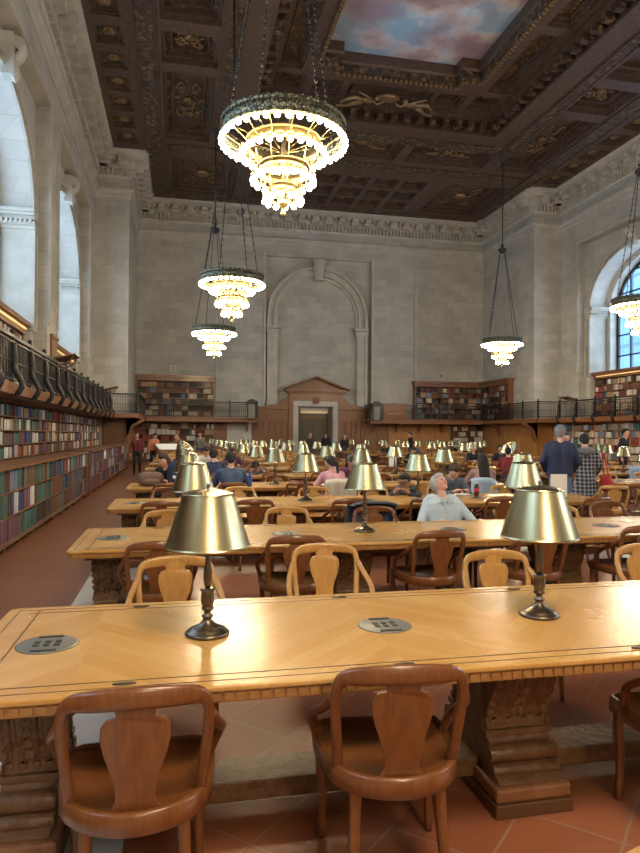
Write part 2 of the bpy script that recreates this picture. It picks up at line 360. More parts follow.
def side_wall(sgn):
    T = (lambda x: x) if sgn < 0 else mirror
    w = MB(); Xr, Xp, Xo = T(-4.63), T(-4.2), T(-6.25)
    # recessed arch planes with reveals
    edges = []
    for yc in BAYS:
        y0, y1 = yc-4.1, yc+4.1; RH = 12.3
        arch_face(w, Xr, y0, y1, 0, RH, yc, AR, AZ, ADK, 0)
        edges.append((y0, y1))
        # recess sides and head up to the pilaster plane
        w.quad((Xr, y0, 0), (Xp, y0, 0), (Xp, y0, RH), (Xr, y0, RH)); w.quad((Xr, y1, 0), (Xp, y1, 0), (Xp, y1, RH), (Xr, y1, RH)); w.quad((Xr, y0, RH), (Xp, y0, RH), (Xp, y1, RH), (Xr, y1, RH)); w.quad((T(-5.2), yc-AR, ADK), (T(-5.2), yc+AR, ADK), (T(-5.2), yc+AR, AB), (T(-5.2), yc-AR, AB)); w.quad((Xr, yc-AR, ADK), (T(-5.2), yc-AR, ADK), (T(-5.2), yc+AR, ADK), (Xr, yc+AR, ADK))
    ys = [YF]+[e for p in reversed(edges) for e in p]+[PY]
    for i in range(0, len(ys), 2):
        w.quad((Xp, ys[i], 0), (Xp, ys[i+1], 0), (Xp, ys[i+1], 12.3), (Xp, ys[i], 12.3))
    w.quad((Xp, YF, 12.3), (Xp, PY, 12.3), (Xp, PY, ZC+.4), (Xp, YF, ZC+.4))
    # corner pier
    Pi = T(PX)
    w.quad((Xp, PY, 0), (Pi, PY, 0), (Pi, PY, ZC+.4), (Xp, PY, ZC+.4)); w.quad((Pi, PY, 0), (Pi, YB, 0), (Pi, YB, ZC+.4), (Pi, PY, ZC+.4))
    nm = 'wall_left' if sgn < 0 else 'wall_right'
    wo = struct(w.build(nm, M['stone']))
    # reveals in pale stone
    for yc in BAYS:
        rv = MB()
        A = arch_curve(yc, AR, AZ, ADK, 32); X1 = T(-5.6)
        for i in range(len(A)-1): rv.quad((Xr, *A[i]), (Xr, *A[i+1]), (X1, *A[i+1]), (X1, *A[i]))
        arch_band(rv, X1, T(-6.15), yc, AR+.02, AR-.32, AZ, AB)
        rv.box(T(-4.8), T(-6.15), yc-AR, yc+AR, AB-.12, AB)
        rv.build('wall_reveal', M['stone_pale'], wo)
        # architrave roll, square pilaster strips, capitals, keystone
        tr = MB()
        arch_band(tr, Xr, T(-4.50), yc, AR+.42, AR+.30, AZ, AB); arch_band(tr, Xr, T(-4.55), yc, AR+.12, AR, AZ, AB)
        for s in (-1, 1):
            yy = yc+s*(AR-.02)
            for k, (dz, pr) in enumerate(((0, .10), (.12, .16), (.30, .12), (.42, .22), (.52, .28))):
                tr.box(T(-4.50+.0*k), T(-5.7), yy-s*pr, yy+s*.32, AZ-.5+dz, AZ-.5+dz+(.12 if k < 4 else .1))
            tr.box(T(-4.50), T(-5.5), yy+s*.0, yy-s*.05, AB, AZ-.5)
            for k in range(7): tr.box(T(-4.6-.14*k), T(-4.67-.14*k), yy-s*.10, yy-s*.2, AZ-.34, AZ-.2)
        # scrolled keystone
        kp = [(-.22, 2.5), (-.34, 3.55), (.34, 3.55), (.22, 2.5)]
        tr.prism([(yc+y, AZ+z) for y, z in kp], 'x', Xr, T(-4.3))
        tr.sweep(spline([(T(-4.32), yc, AZ+3.5), (T(-4.12), yc, AZ+3.38), (T(-4.18), yc, AZ+3.1), (T(-4.34), yc, AZ+2.9), (T(-4.28), yc, AZ+2.65), (T(-4.4), yc, AZ+2.48)], 4), rsec(.36, .16), (0, 0, 1))
        for s in (-1, 1): tr.tube([(T(-4.2), yc+s*.24, AZ+3.3), (T(-4.2), yc+s*.12, AZ+3.3)], .13, 12)
        tr.build('trim_arch', M['stone_plain'], wo)
        # inner strip lines on the pilasters
    st = MB()
    for y in [ys[i+1] for i in range(1, len(ys)-1, 2)]: pass
    for yc in BAYS:
        for s in (-1, 1):
            y = yc+s*4.1; st.box(Xp, T(-4.12), y, y+s*.14, 5.2, 12.3)
        st.box(Xp, T(-4.12), yc-4.24, yc+4.24, 12.3, 12.44)
    st.build('trim_strips', M['stone_plain'], wo)
    return wo
wl = side_wall(-1); wr = side_wall(1)

KZ = 1.0
# back wall with blind arch
b = MB()
XA0, XA1, ZT = XC-3.5, XC+3.5, 12.85
ym = YB+.3
b.quad((PX, YB, 3.2), (XA0, YB, 3.2), (XA0, YB, ZC+.4), (PX, YB, ZC+.4)); b.quad((XA1, YB, 3.2), (PXR, YB, 3.2), (PXR, YB, ZC+.4), (XA1, YB, ZC+.4))
b.quad((XA0, YB, ZT), (XA1, YB, ZT), (XA1, YB, ZC+.4), (XA0, YB, ZC+.4))
b.quad((XA0, ym, 3), (XA1, ym, 3), (XA1, ym, ZT), (XA0, ym, ZT))
for x in (XA0, XA1): b.quad((x, YB, 3), (x, ym, 3), (x, ym, ZT), (x, YB, ZT))
b.quad((XA0, YB, ZT), (XA1, YB, ZT), (XA1, ym, ZT), (XA0, ym, ZT))
dx0, dx1 = XC-.25-1.12, XC-.25+1.12
b.quad((PX, YB, 0), (dx0, YB, 0), (dx0, YB, 3.2), (PX, YB, 3.2)); b.quad((dx1, YB, 0), (PXR, YB, 0), (PXR, YB, 3.2), (dx1, YB, 3.2))
wb = struct(b.build('wall_back', M['stone']))
t = MB()
# arch mouldings (in x-z plane): rotate the band builder
def arch_band_y(b, Y0, Y1, xc, r0_, r1_, zs, zb, m=0):
    k = MB(); arch_band(k, Y0, Y1, xc, r0_, r1_, zs, zb, m)
    b.add([(v[1], v[0], v[2]) for v in k.v], k.f, m)
xa = XC-.1
for (ra, rb, dy) in ((3.25, 3.08, .42), (3.08, 2.84, .20), (2.84, 2.68, .36), (2.68, 2.52, .12)):
    arch_band_y(t, ym, ym-dy, xa, ra, rb, 9.05, 3.2)
for s in (-1, 1):
    t.box(xa+s*2.58, xa+s*3.25, ym-.34, ym, 3.0, 7.9)
    for k, (z, e) in enumerate(((7.9, .05), (8.05, .12), (8.28, .2))): t.box(xa+s*(2.58-e), xa+s*(3.25+e*.3), ym-.36-e, ym, z, z+.2)
t.prism([(xa-.26, 11.4), (xa-.4, 12.75), (xa+.4, 12.75), (xa+.26, 11.4)], 'y', ym, ym-.6)
t.prism([(xa-.16, 11.5), (xa-.26, 12.65), (xa+.26, 12.65), (xa+.16, 11.5)], 'y', ym-.6, ym-.7)
# wall panels and pilaster edges
for x in (XA0, XA1, XC-6.45, XC+6.45): t.box(x-.07, x+.07, YB-.08, YB, 3.6, 13.2)
for s in (-1, 1):
    x0 = XC+s*6.55; x1 = XC+s*11.1
    t.box(x0, x1, YB-.06, YB, 12.15, 12.27)
# architrave band round the hall
def outline(off):
    return [(XL+off, YF), (XL+off, PY-off), (PX+off, PY-off), (PX+off, YB-off), (PXR-off, YB-off), (PXR-off, PY-off), (XR-off, PY-off), (XR-off, YF)]
def run(b, prof, m=0):
    """sweep a (offset, z) profile round the hall"""
    O = [outline(o) for o, z in prof]; n = len(prof); vs = []
    for j in range(8):
        for i in range(n): vs.append((O[i][j][0], O[i][j][1], prof[i][1]))
    fs = [(j*n+i, j*n+i+1, (j+1)*n+i+1, (j+1)*n+i) for j in range(7) for i in range(n-1)]
    b.add(vs, fs, m)
run(t, [(0, 13.38), (.05, 13.38), (.05, 13.5), (.1, 13.55), (.1, 13.72), (.2, 13.8), (.22, 13.92), (.05, 13.98), (0, 13.98)])
run(t, [(0, 14.45), (.08, 14.45), (.14, 14.56), (.14, 14.6), (0.1, 14.6), (.1, 14.86), (.26, 14.9), (.30, 14.98), (.30, 15.3), (.62, 15.34), (.72, 15.42), (.9, 15.5), (1.0, 15.58), (1.0, 15.62)])
t.build('trim_mouldings', M['stone_plain'], wb)
# dentils and modillions
dn = MB(); md = MB()
O = outline(0)
for j in range(7):
    (x0, y0), (x1, y1) = outline(.1)[j], outline(.1)[j+1]
    L = math.hypot(x1-x0, y1-y0); ux, uy = (x1-x0)/L, (y1-y0)/L; nx, ny = uy, -ux
    k = 0; s = .12
    while s < L-.08:
        if y0+uy*s > 3:
            cx, cy = x0+ux*s, y0+uy*s
            h = .06; P = [(cx-ux*h, cy-uy*h), (cx+ux*h, cy+uy*h), (cx+ux*h+nx*.2, cy+uy*h+ny*.2), (cx-ux*h+nx*.2, cy-uy*h+ny*.2)]
            dn.prism(P, 'z', 14.56, 14.87)
        s += .23
    n = max(1, round(L/.86)); st = L/n
    for q in range(n):
        s = st*(q+.5)
        if y0+uy*s < 3 or s < .3 or s > L-.3: continue
        cx, cy = x0+ux*s, y0+uy*s
        for (h, d0, d1, za, zb) in ((.19, .18, .70, 15.10, 15.34), (.23, .18, .55, 14.92, 15.12), (.14, .68, .78, 15.14, 15.33)):
            P = [(cx-ux*h+nx*d0, cy-uy*h+ny*d0), (cx+ux*h+nx*d0, cy+uy*h+ny*d0), (cx+ux*h+nx*d1, cy+uy*h+ny*d1), (cx-ux*h+nx*d1, cy-uy*h+ny*d1)]
            md.prism(P, 'z', za, zb)
        cs = s+st/2
        if cs < L-.2:
            px, py = x0+ux*cs+nx*.45, y0+uy*cs+ny*.45
            md.lathe([(.02, -.16), (.10, -.14), (.13, -.06), (.14, 0)], 8, (px, py, 15.33))
dn.build('trim_dentils', M['stone_plain'], wb, recalc=False); md.build('trim_modillions', M['stone_plain'], wb)
# wall behind the camera and outer shell tops
b = MB(); b.quad((-6.2, YF, 0), (mirror(-6.2), YF, 0), (mirror(-6.2), YF, 18), (-6.2, YF, 18)); struct(b.build('wall_front', M['stone']))

KZ = .74
# windows: frame, mullions, glass
wn_i = 0
for sgn in (-1, 1):
    T = (lambda x: x) if sgn < 0 else mirror
    for yc in BAYS:
        wn_i += 1
        fr = MB(); X0, X1 = T(-6.0), T(-6.12); R = AR-.32
        arch_band(fr, X0, X1, yc, R+.01, R-.16, AZ, AB); fr.box(X0, X1, yc-R, yc+R, AB, AB+.18)
        k = 0; y = -R+.0
        for iy in range(1, 6):
            yy = yc-R+iy*2*R/6; dzz = KZ*math.sqrt(max(0, R*R-(yy-yc)**2)); w_ = .09 if iy in (2, 4) else .035
            fr.box(X0, X1, yy-w_, yy+w_, AB, AZ+dzz-.02)
        for z in [AB+1.12*i for i in range(1, 6)]:
            hw = R if z < AZ else math.sqrt(max(.01, R*R-((z-AZ)/KZ)**2))
            fr.box(X0, X1, yc-hw+.02, yc+hw-.02, z-.035, z+.035)
        wo = struct(fr.build('window_%d' % wn_i, M['iron']))
        gl = MB(); A = arch_curve(yc, R, AZ, AB, 20); gl.add([(T(-6.06), *p) for p in A], [list(range(len(A)))])
        gl.build('pane', M['glass'], wo)

# ---------------------------------------------------------------- ceiling
def coffered(b, region, cells, holes, z):
    """flat ceiling faces at height z on region minus coffer cells and holes"""
    X0, X1, Y0, Y1 = region
    R = [c[:4] for c in cells]+holes
    xs = sorted({X0, X1}|{v for r in R for v in r[:2] if X0 < v < X1}); ys = sorted({Y0, Y1}|{v for r in R for v in r[2:4] if Y0 < v < Y1})
    for i in range(len(xs)-1):
        for j in range(len(ys)-1):
            cx, cy = (xs[i]+xs[i+1])/2, (ys[j]+ys[j+1])/2
            if any(r[0] < cx < r[1] and r[2] < cy < r[3] for r in R): continue
            b.quad((xs[i], ys[j], z), (xs[i+1], ys[j], z), (xs[i+1], ys[j+1], z), (xs[i], ys[j+1], z))
    for (x0, x1, y0, y1, dep, style) in cells:
        w = min(x1-x0, y1-y0); steps = [(0, 0), (0, dep*.35), (w*.07, dep*.35), (w*.07, dep*.7), (w*.15, dep*.75), (w*.17, dep*.6), (w*.2, dep*.6), (w*.2, dep)]
        prev = None
        for ins, dz in steps:
            cur = [(x0+ins, y0+ins, z+dz), (x1-ins, y0+ins, z+dz), (x1-ins, y1-ins, z+dz), (x0+ins, y1-ins, z+dz)]
            if prev:
                for i in range(4): b.quad(prev[i], prev[(i+1) % 4], cur[(i+1) % 4], cur[i], 1 if abs(ins-w*.15) < 1e-6 else 0)
            prev = cur
        b.quad(*prev, 1 if style == 'orn' else 0)
def rosette(b, x, y, z, r):
    b.sphere((x, y, z), r*.32, 8, 0, (1, 1, .7))
    for k in range(6):
        a = PI*k/3; b.sphere((x+r*.6*math.cos(a), y+r*.6*math.sin(a), z+.02), r*.36, 8, 0, (1, 1, .45))
def scroll(b, x, y, z, w, h, seed):
    q = random.Random(seed)
    for s in (-1, 1):
        for t_ in (-1, 1):
            P = []
            for i in range(15):
                a = i/14*2.6*PI; rad = (1-i/17)*.34
                P.append((x+s*(w*.28+rad*w*.5*math.cos(a)), y+t_*(h*.25+rad*h*.5*math.sin(a)), z-.05))
            b.tube(P, [max(.015, .045*(1-i/16)) for i in range(15)], 5)
    for i in range(22):
        a = q.uniform(0, 6.28); cx, cy = x+q.uniform(-w, w)*.40, y+q.uniform(-h, h)*.40; L = q.uniform(.1, .25)
        b.tube([(cx, cy, z-.02), (cx+L*math.cos(a), cy+L*math.sin(a), z-.07), (cx+L*1.5*math.cos(a+.6), cy+L*1.5*math.sin(a+.6), z-.02)], [.02, .055, .01], 5)
    b.sphere((x, y, z-.02), min(w, h)*.16, 10, 0, (1.2, 1, .5))
cb = MB(); ros = MB()
CX0, CX1 = -3.24, mirror(-3.24); CJ0, CJ1 = -1.68, mirror(-1.68)
IN = [3.1, mirror(3.1), YF, 28.35]
cells = []
def both(c): cells.append(c); cells.append((mirror(c[1]), mirror(c[0]), *c[2:]))
y = 31.75
while y > 12:
    both((-2.98, -2.0, y, y+1.12, .16, 'plain'))
    for x in (-2.49, mirror(-2.49)): rosette(ros, x, y+.56, ZC+.12, .27)
    y -= 1.66
y = 31.9; k = 0
while y > 10:
    L = (5.9, 2.0)[k % 2]
    both((-.72, 1.35, y-L, y, .55, 'orn' if k % 2 else 'plain'))
    for x in (.31, mirror(.31)): scroll(ros, x, y-L/2, ZC+.5, 1.1, L*.62, k)
    y -= L+.65; k += 1
cells.append((2.1, 6.4, 30.05, 31.9, .4, 'orn')); cells.append((6.9, 10.58, 30.05, 31.9, .4, 'plain')); cells.append((11.08, mirror(2.1), 30.05, 31.9, .4, 'orn'))
for x in (4.25, XC, mirror(4.25)): scroll(ros, x, 30.97, ZC+.36, 2.6, 1.1, int(x))
cells.append((-.7, 3.0, 34.1, 39.1, .4, 'plain')); cells.append((mirror(3.0), mirror(-.7), 34.1, 39.1, .4, 'plain'))
for x in (1.15, mirror(1.15)): scroll(ros, x, 36.6, ZC+.36, 2.2, 3.2, 3)
for i in range(6):
    for j in range(3):
        x0 = 3.9+i*1.64; y0 = 34.3+j*1.62; cells.append((x0, x0+1.3, y0, y0+1.3, .3, 'plain')); rosette(ros, x0+.65, y0+.65, ZC+.26, .24)
cells.append((-3.1, -2.0, 8, 12, .3, 'plain'))
coffered(cb, (CJ0, CJ1, YF, 39.97), [c for c in cells if c[0] > CJ0-.01 and c[1] < CJ1+.01], [IN], ZC)
coffered(cb, (CX0, CJ0, YF, 33.4), [c for c in cells if c[1] <= CJ0], [], ZC)
coffered(cb, (CJ1, CX1, YF, 33.4), [c for c in cells if c[0] >= CJ1], [], ZC)
# ornament bands laid on the flats
for x0, x1, y0, y1 in ((-1.55, -.95, 3, 39.2), (mirror(-.95), mirror(-1.55), 3, 39.2), (1.62, 2.0, 3, 29.2), (mirror(2.0), mirror(1.62), 3, 29.2), (1.62, mirror(1.62), 29.25, 29.85), (-.6, mirror(-.6), 32.45, 33.2), (-.6, mirror(-.6), 39.35, 39.75)):
    cb.box(x0, x1, y0, y1, ZC-.06, ZC, 1)
    cb.box(x0-.08, x0-.02, y0, y1, ZC-.09, ZC); cb.box(x1+.02, x1+.08, y0, y1, ZC-.09, ZC)
# inner well: stepped sides, modillions, raised panels, mural
X0, X1, Y1 = IN[0], IN[1], IN[3]
prof = [(0, 0), (-.35, .0), (-.35, -.12), (-.6, -.12), (-.6, 0), (0, 0)]
def ring(b, x, y, za, x2, y2, zb, m=0):       # inclined collar between two open rectangles (left, back, right)
    P = [(x, YF), (x, y), (mirror(x), y), (mirror(x), YF)]; Q = [(x2, YF), (x2, y2), (mirror(x2), y2), (mirror(x2), YF)]
    for i in range(3): b.quad((*P[i], za), (*P[i+1], za), (*Q[i+1], zb), (*Q[i], zb), m)
R_ = [(3.1, 28.35, 15.6), (3.1, 28.35, 15.72), (2.98, 28.47, 15.72), (2.98, 28.47, 16.05), (3.25, 28.2, 16.12), (3.25, 28.2, 16.22), (3.45, 28.0, 16.3)]
for i in range(len(R_)-1): ring(cb, *R_[i], *R_[i+1], 1 if i == 4 else 0)
ys = [28.0-.62*i for i in range(32)]
mo = MB()
for y in ys:
    for s in (0, 1):
        xa_, xb_ = 3.02, 3.5
        if s: xa_, xb_ = mirror(xb_), mirror(xa_)
        mo.box(xa_, xb_, y-.34, y-.08, 15.74, 16.02)
x = 3.6
while x < mirror(3.5): mo.box(x, x+.26, 27.95, 28.45, 15.74, 16.02); x += .62
inner = []
def both2(c): inner.append(c); inner.append((mirror(c[1]), mirror(c[0]), *c[2:]))
both2((3.7, 5.0, 26.3, 27.7, .4, 'orn'))
y = 25.9
while y > 10: both2((3.75, 4.75, y-4.2, y, .35, 'orn')); y -= 4.7
for xx in (5.4, 12.08-.6): pass
inner.append((5.35, 6.6, 26.4, 27.7, .3, 'orn')); inner.append((mirror(6.6), mirror(5.35), 26.4, 27.7, .3, 'orn')); inner.append((6.9, mirror(6.9), 26.45, 27.7, .3, 'plain'))
PH = [[5.3, mirror(5.3), YF, 25.15], [6.1, mirror(6.1), 25.15, 25.75]]
coffered(cb, (3.45, mirror(3.45), YF, 28.0), inner, PH, 16.3)
# mural frame walls up to the painting
F = [(5.3, YF), (5.3, 25.15), (6.1, 25.15), (6.1, 25.75), (mirror(6.1), 25.75), (mirror(6.1), 25.15), (mirror(5.3), 25.15), (mirror(5.3), YF)]
def inset(P, d):
    s = [(1, 0), (1, -1), (1, -1), (1, -1), (-1, -1), (-1, -1), (-1, -1), (-1, 0)]
    return [(p[0]+q[0]*d, p[1]+q[1]*d) for p, q in zip(P, s)]
lv = [(0, 16.3, 0), (-.06, 16.22, 0), (.10, 16.28, 1), (.10, 16.62, 1), (.16, 16.7, 0), (.16, 17.1, 0)]
for (d0, z0, _), (d1, z1, mm) in zip(lv[:-1], lv[1:]):
    A, B = inset(F, d0), inset(F, d1)
    for i in range(7): cb.quad((*A[i], z0), (*A[i+1], z0), (*B[i+1], z1), (*B[i], z1), mm)
# bead rows
bd = MB()
for i in range(7):
    (ax, ay), (bx, by) = F[i], F[i+1]; L = math.hypot(bx-ax, by-ay); n = int(L/.22)
    for q in range(n):
        t_ = (q+.5)/n; xx, yy = ax+(bx-ax)*t_, ay+(by-ay)*t_
        if yy > 14: bd.box(xx-.06, xx+.06, yy-.06, yy+.06, 16.15, 16.25)
co = struct(cb.build('ceiling', [M['ceil'], M['orn']], recalc=False))
mo.build('ceiling_modillions', M['orn'], co); ros.build('ceiling_rosettes', M['rosette'], co); bd.build('ceiling_beading', M['rosette'], co)
# gilt figures at the middle of the cross panel
fg = MB()
for s in (-1, 1):
    fg.sphere((XC+s*.95, 26.95, 15.95), .17, 10, 0, (2.0, 1, .8)); fg.sphere((XC+s*.62, 26.62, 15.88), .11, 10)
    fg.tube(spline([(XC+s*1.2, 26.95, 15.92), (XC+s*1.6, 26.7, 15.85), (XC+s*1.95, 27.1, 15.9), (XC+s*2.05, 27.35, 15.9)], 4), [.12, .12, .12, .11, .11, .10, .09, .08, .07, .06, .06, .05, .05], 7)
    fg.tube(spline([(XC+s*1.2, 27.05, 15.92), (XC+s*1.55, 27.2, 15.85), (XC+s*1.75, 27.5, 15.9), (XC+s*2.2, 27.6, 15.9)], 4), [.12, .12, .12, .11, .11, .10, .09, .08, .07, .06, .06, .05, .05], 7)
    fg.tube(spline([(XC+s*.75, 26.85, 15.9), (XC+s*.5, 27.05, 15.85), (XC+s*.25, 26.85, 15.9)], 4), [.06, .06, .055, .05, .05, .05, .045, .04, .04], 6)
    fg.tube(spline([(XC+s*.85, 26.85, 15.9), (XC+s*1.1, 26.5, 15.85), (XC+s*1.5, 26.35, 15.9)], 4), [.06, .06, .055, .05, .05, .05, .045, .04, .04], 6)
fg.sphere((XC, 27.0, 16.15), .38, 14, 0, (1.3, .8, .4))
fg.build('ceiling_gilt_figures', M['rosette'], co)
mu = MB(); mu.quad((5.2, YF, 17.1), (mirror(5.2), YF, 17.1), (mirror(5.2), 26, 17.1), (5.2, 26, 17.1))
mo_ = mu.build('ceiling_mural', M['mural'], co)
sh = MB(); sh.box(-6.3, mirror(-6.3), YF-.1, YB+3.3, 17.4, 17.6); struct(sh.build('ceiling_slab', M['plaster']))
# outer skin behind reveals
sk = MB()
for T in ((lambda x: x), mirror):
    for yc in BAYS:
        pass
    ys2 = [YF]+[v for yc in reversed(BAYS) for v in (yc-AR-.0, yc+AR+.0)]+[YB+3.2]
    for i in range(0, len(ys2), 2): sk.quad((T(-6.15), ys2[i], 0), (T(-6.15), ys2[i+1], 0), (T(-6.15), ys2[i+1], 17.5), (T(-6.15), ys2[i], 17.5))
    for yc in BAYS:
        arch_face(sk, T(-6.15), yc-AR, yc+AR, 0, 17.5, yc, AR-.32, AZ, AB)
sk.quad((-6.2, YB+3.2, 0), (mirror(-6.2), YB+3.2, 0), (mirror(-6.2), YB+3.2, 17.5), (-6.2, YB+3.2, 17.5))
struct(sk.build('wall_outer', M['plaster']))

# ---------------------------------------------------------------- back wall joinery, door
dr = MB(); DY = YB-.02
dz = 3.35
pw = MB()
for (x0, x1) in ((XC-4.1, dx0-.45), (dx1+.45, XC+3.2)):
    pw.box(x0, x1, YB-.12, YB+.35, 0, dz)
    pw.box(x0, x1, YB-.28, YB, dz-.14, dz+.02); pw.box(x0, x1, YB-.24, YB, dz-.8, dz-.68); pw.box(x0, x1, YB-.2, YB, 0, .25)
    n = 3; w_ = (x1-x0)/n
    for i in range(n):
        xa0, xa1 = x0+i*w_+.14, x0+(i+1)*w_-.14
        for (za, zb) in ((.35, dz-.9),):
            for (p0, p1, q0, q1) in ((xa0, xa0+.07, za, zb), (xa1-.07, xa1, za, zb), (xa0, xa1, za, za+.07), (xa0, xa1, zb-.07, zb)): pw.box(p0, p1, YB-.2, YB-.12, q0, q1)
            pw.box(xa0+.18, xa1-.18, YB-.15, YB-.12, za+.18, zb-.18)
struct(pw.build('trim_1', M['panel']))
d1 = MB()                                        # marble door surround
d1.box(dx0-.32, dx0, YB-.22, YB+.5, 0, 3.75); d1.box(dx1, dx1+.32, YB-.22, YB+.5, 0, 3.75); d1.box(dx0, dx1, YB-.22, YB+.5, 3.42, 3.75)
door = struct(d1.build('door_1', M['stone_pale']))
d2 = MB()
ex0, ex1 = dx0-.32, dx1+.32; cx_ = (ex0+ex1)/2
d2.box(ex0-.28, ex0, YB-.25, YB+.3, 0, 4.2); d2.box(ex1, ex1+.28, YB-.25, YB+.3, 0, 4.2); d2.box(ex0, ex1, YB-.24, YB+.3, 3.75, 4.2)
for k in range(3): d2.box(ex0-.32-.1*k, ex1+.32+.1*k, YB-.32-.1*k, YB+.3, 4.2+.07*k, 4.27+.07*k)
e0, e1 = ex0-.6, ex1+.6
d2.prism([(e0, 4.41), (e1, 4.41), (cx_, 5.2)], 'y', YB-.2, YB+.3)
for s, e in ((-1, e0), (1, e1)):
    d2.sweep([(e-s*(-.05), YB-.35, 4.45), (cx_, YB-.35, 5.25)], rsec(.4, .13), (0, 0, 1))
d2.box(e0, e1, YB-.5, YB+.2, 4.38, 4.46)
i = e0+.15
while i < e1-.1: d2.box(i, i+.08, YB-.42, YB-.2, 4.3, 4.38); i += .18
for s, e in ((-1, ex0-.28), (1, ex1+.28)):      # scrolled shoulders
    P = [(e, 3.35), (e+s*1.35, 3.35), (e+s*1.25, 3.5), (e+s*.8, 3.52), (e+s*.5, 3.62), (e+s*.32, 3.85), (e+s*.1, 4.0), (e, 4.1)]
    d2.prism(P, 'y', YB-.16, YB+.29)
d2.build('door_pediment', M['panel'], door)
d3 = MB(); d3.box(dx0, dx1, YB+.5, YB+.55, 0, 3.42); struct(d3.build('door_back', mat('dark_doorway_lining', (.10, .085, .055), .6), door))
d4 = MB()
for x0, x1 in ((dx0+.02, dx0+.2), (dx1-.2, dx1-.02)): d4.box(x0, x1, YB+.2, YB+.5, 0, 3.42)
d4.box(cx_-.03, cx_+.03, YB+.46, YB+.5, 0, 2.6); d4.box(dx0, dx1, YB+.44, YB+.5, 2.6, 2.75)
d4.build('door_frame', M['oak_dark'], door)
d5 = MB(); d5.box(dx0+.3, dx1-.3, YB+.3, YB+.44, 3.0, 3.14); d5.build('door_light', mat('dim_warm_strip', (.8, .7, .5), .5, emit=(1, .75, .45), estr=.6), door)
pl = MB(); pl.box(cx_-.2, cx_+.2, YB-.3, YB-.2, 3.6, 3.95)
sg = pl.build('room_number_plaque', mat('oxblood_plaque', (.16, .03, .025), .5)); tag(sg, 'small dark red number plaque above the stone doorway on the end wall', 'plaque')
def text(s, size, loc, rot, m, parent, name='lettering', ext=.003):
    c = bpy.data.curves.new(name, 'FONT'); c.body = s; c.size = size; c.align_x = 'CENTER'; c.align_y = 'CENTER'; c.extrude = ext
    o = bpy.data.objects.new(name, c); COL.objects.link(o); o.location = loc; o.rotation_euler = rot; c.materials.append(m)
    dg = bpy.context.evaluated_depsgraph_get(); me = bpy.data.meshes.new_from_object(o.evaluated_get(dg)); bpy.data.objects.remove(o)
    o = bpy.data.objects.new(name, me); COL.objects.link(o); o.location = loc; o.rotation_euler = rot
    if parent: o.parent = parent
    return o
text('315', .17, (cx_, YB-.31, 3.78), (PI/2, 0, 0), M['rosette'], sg)
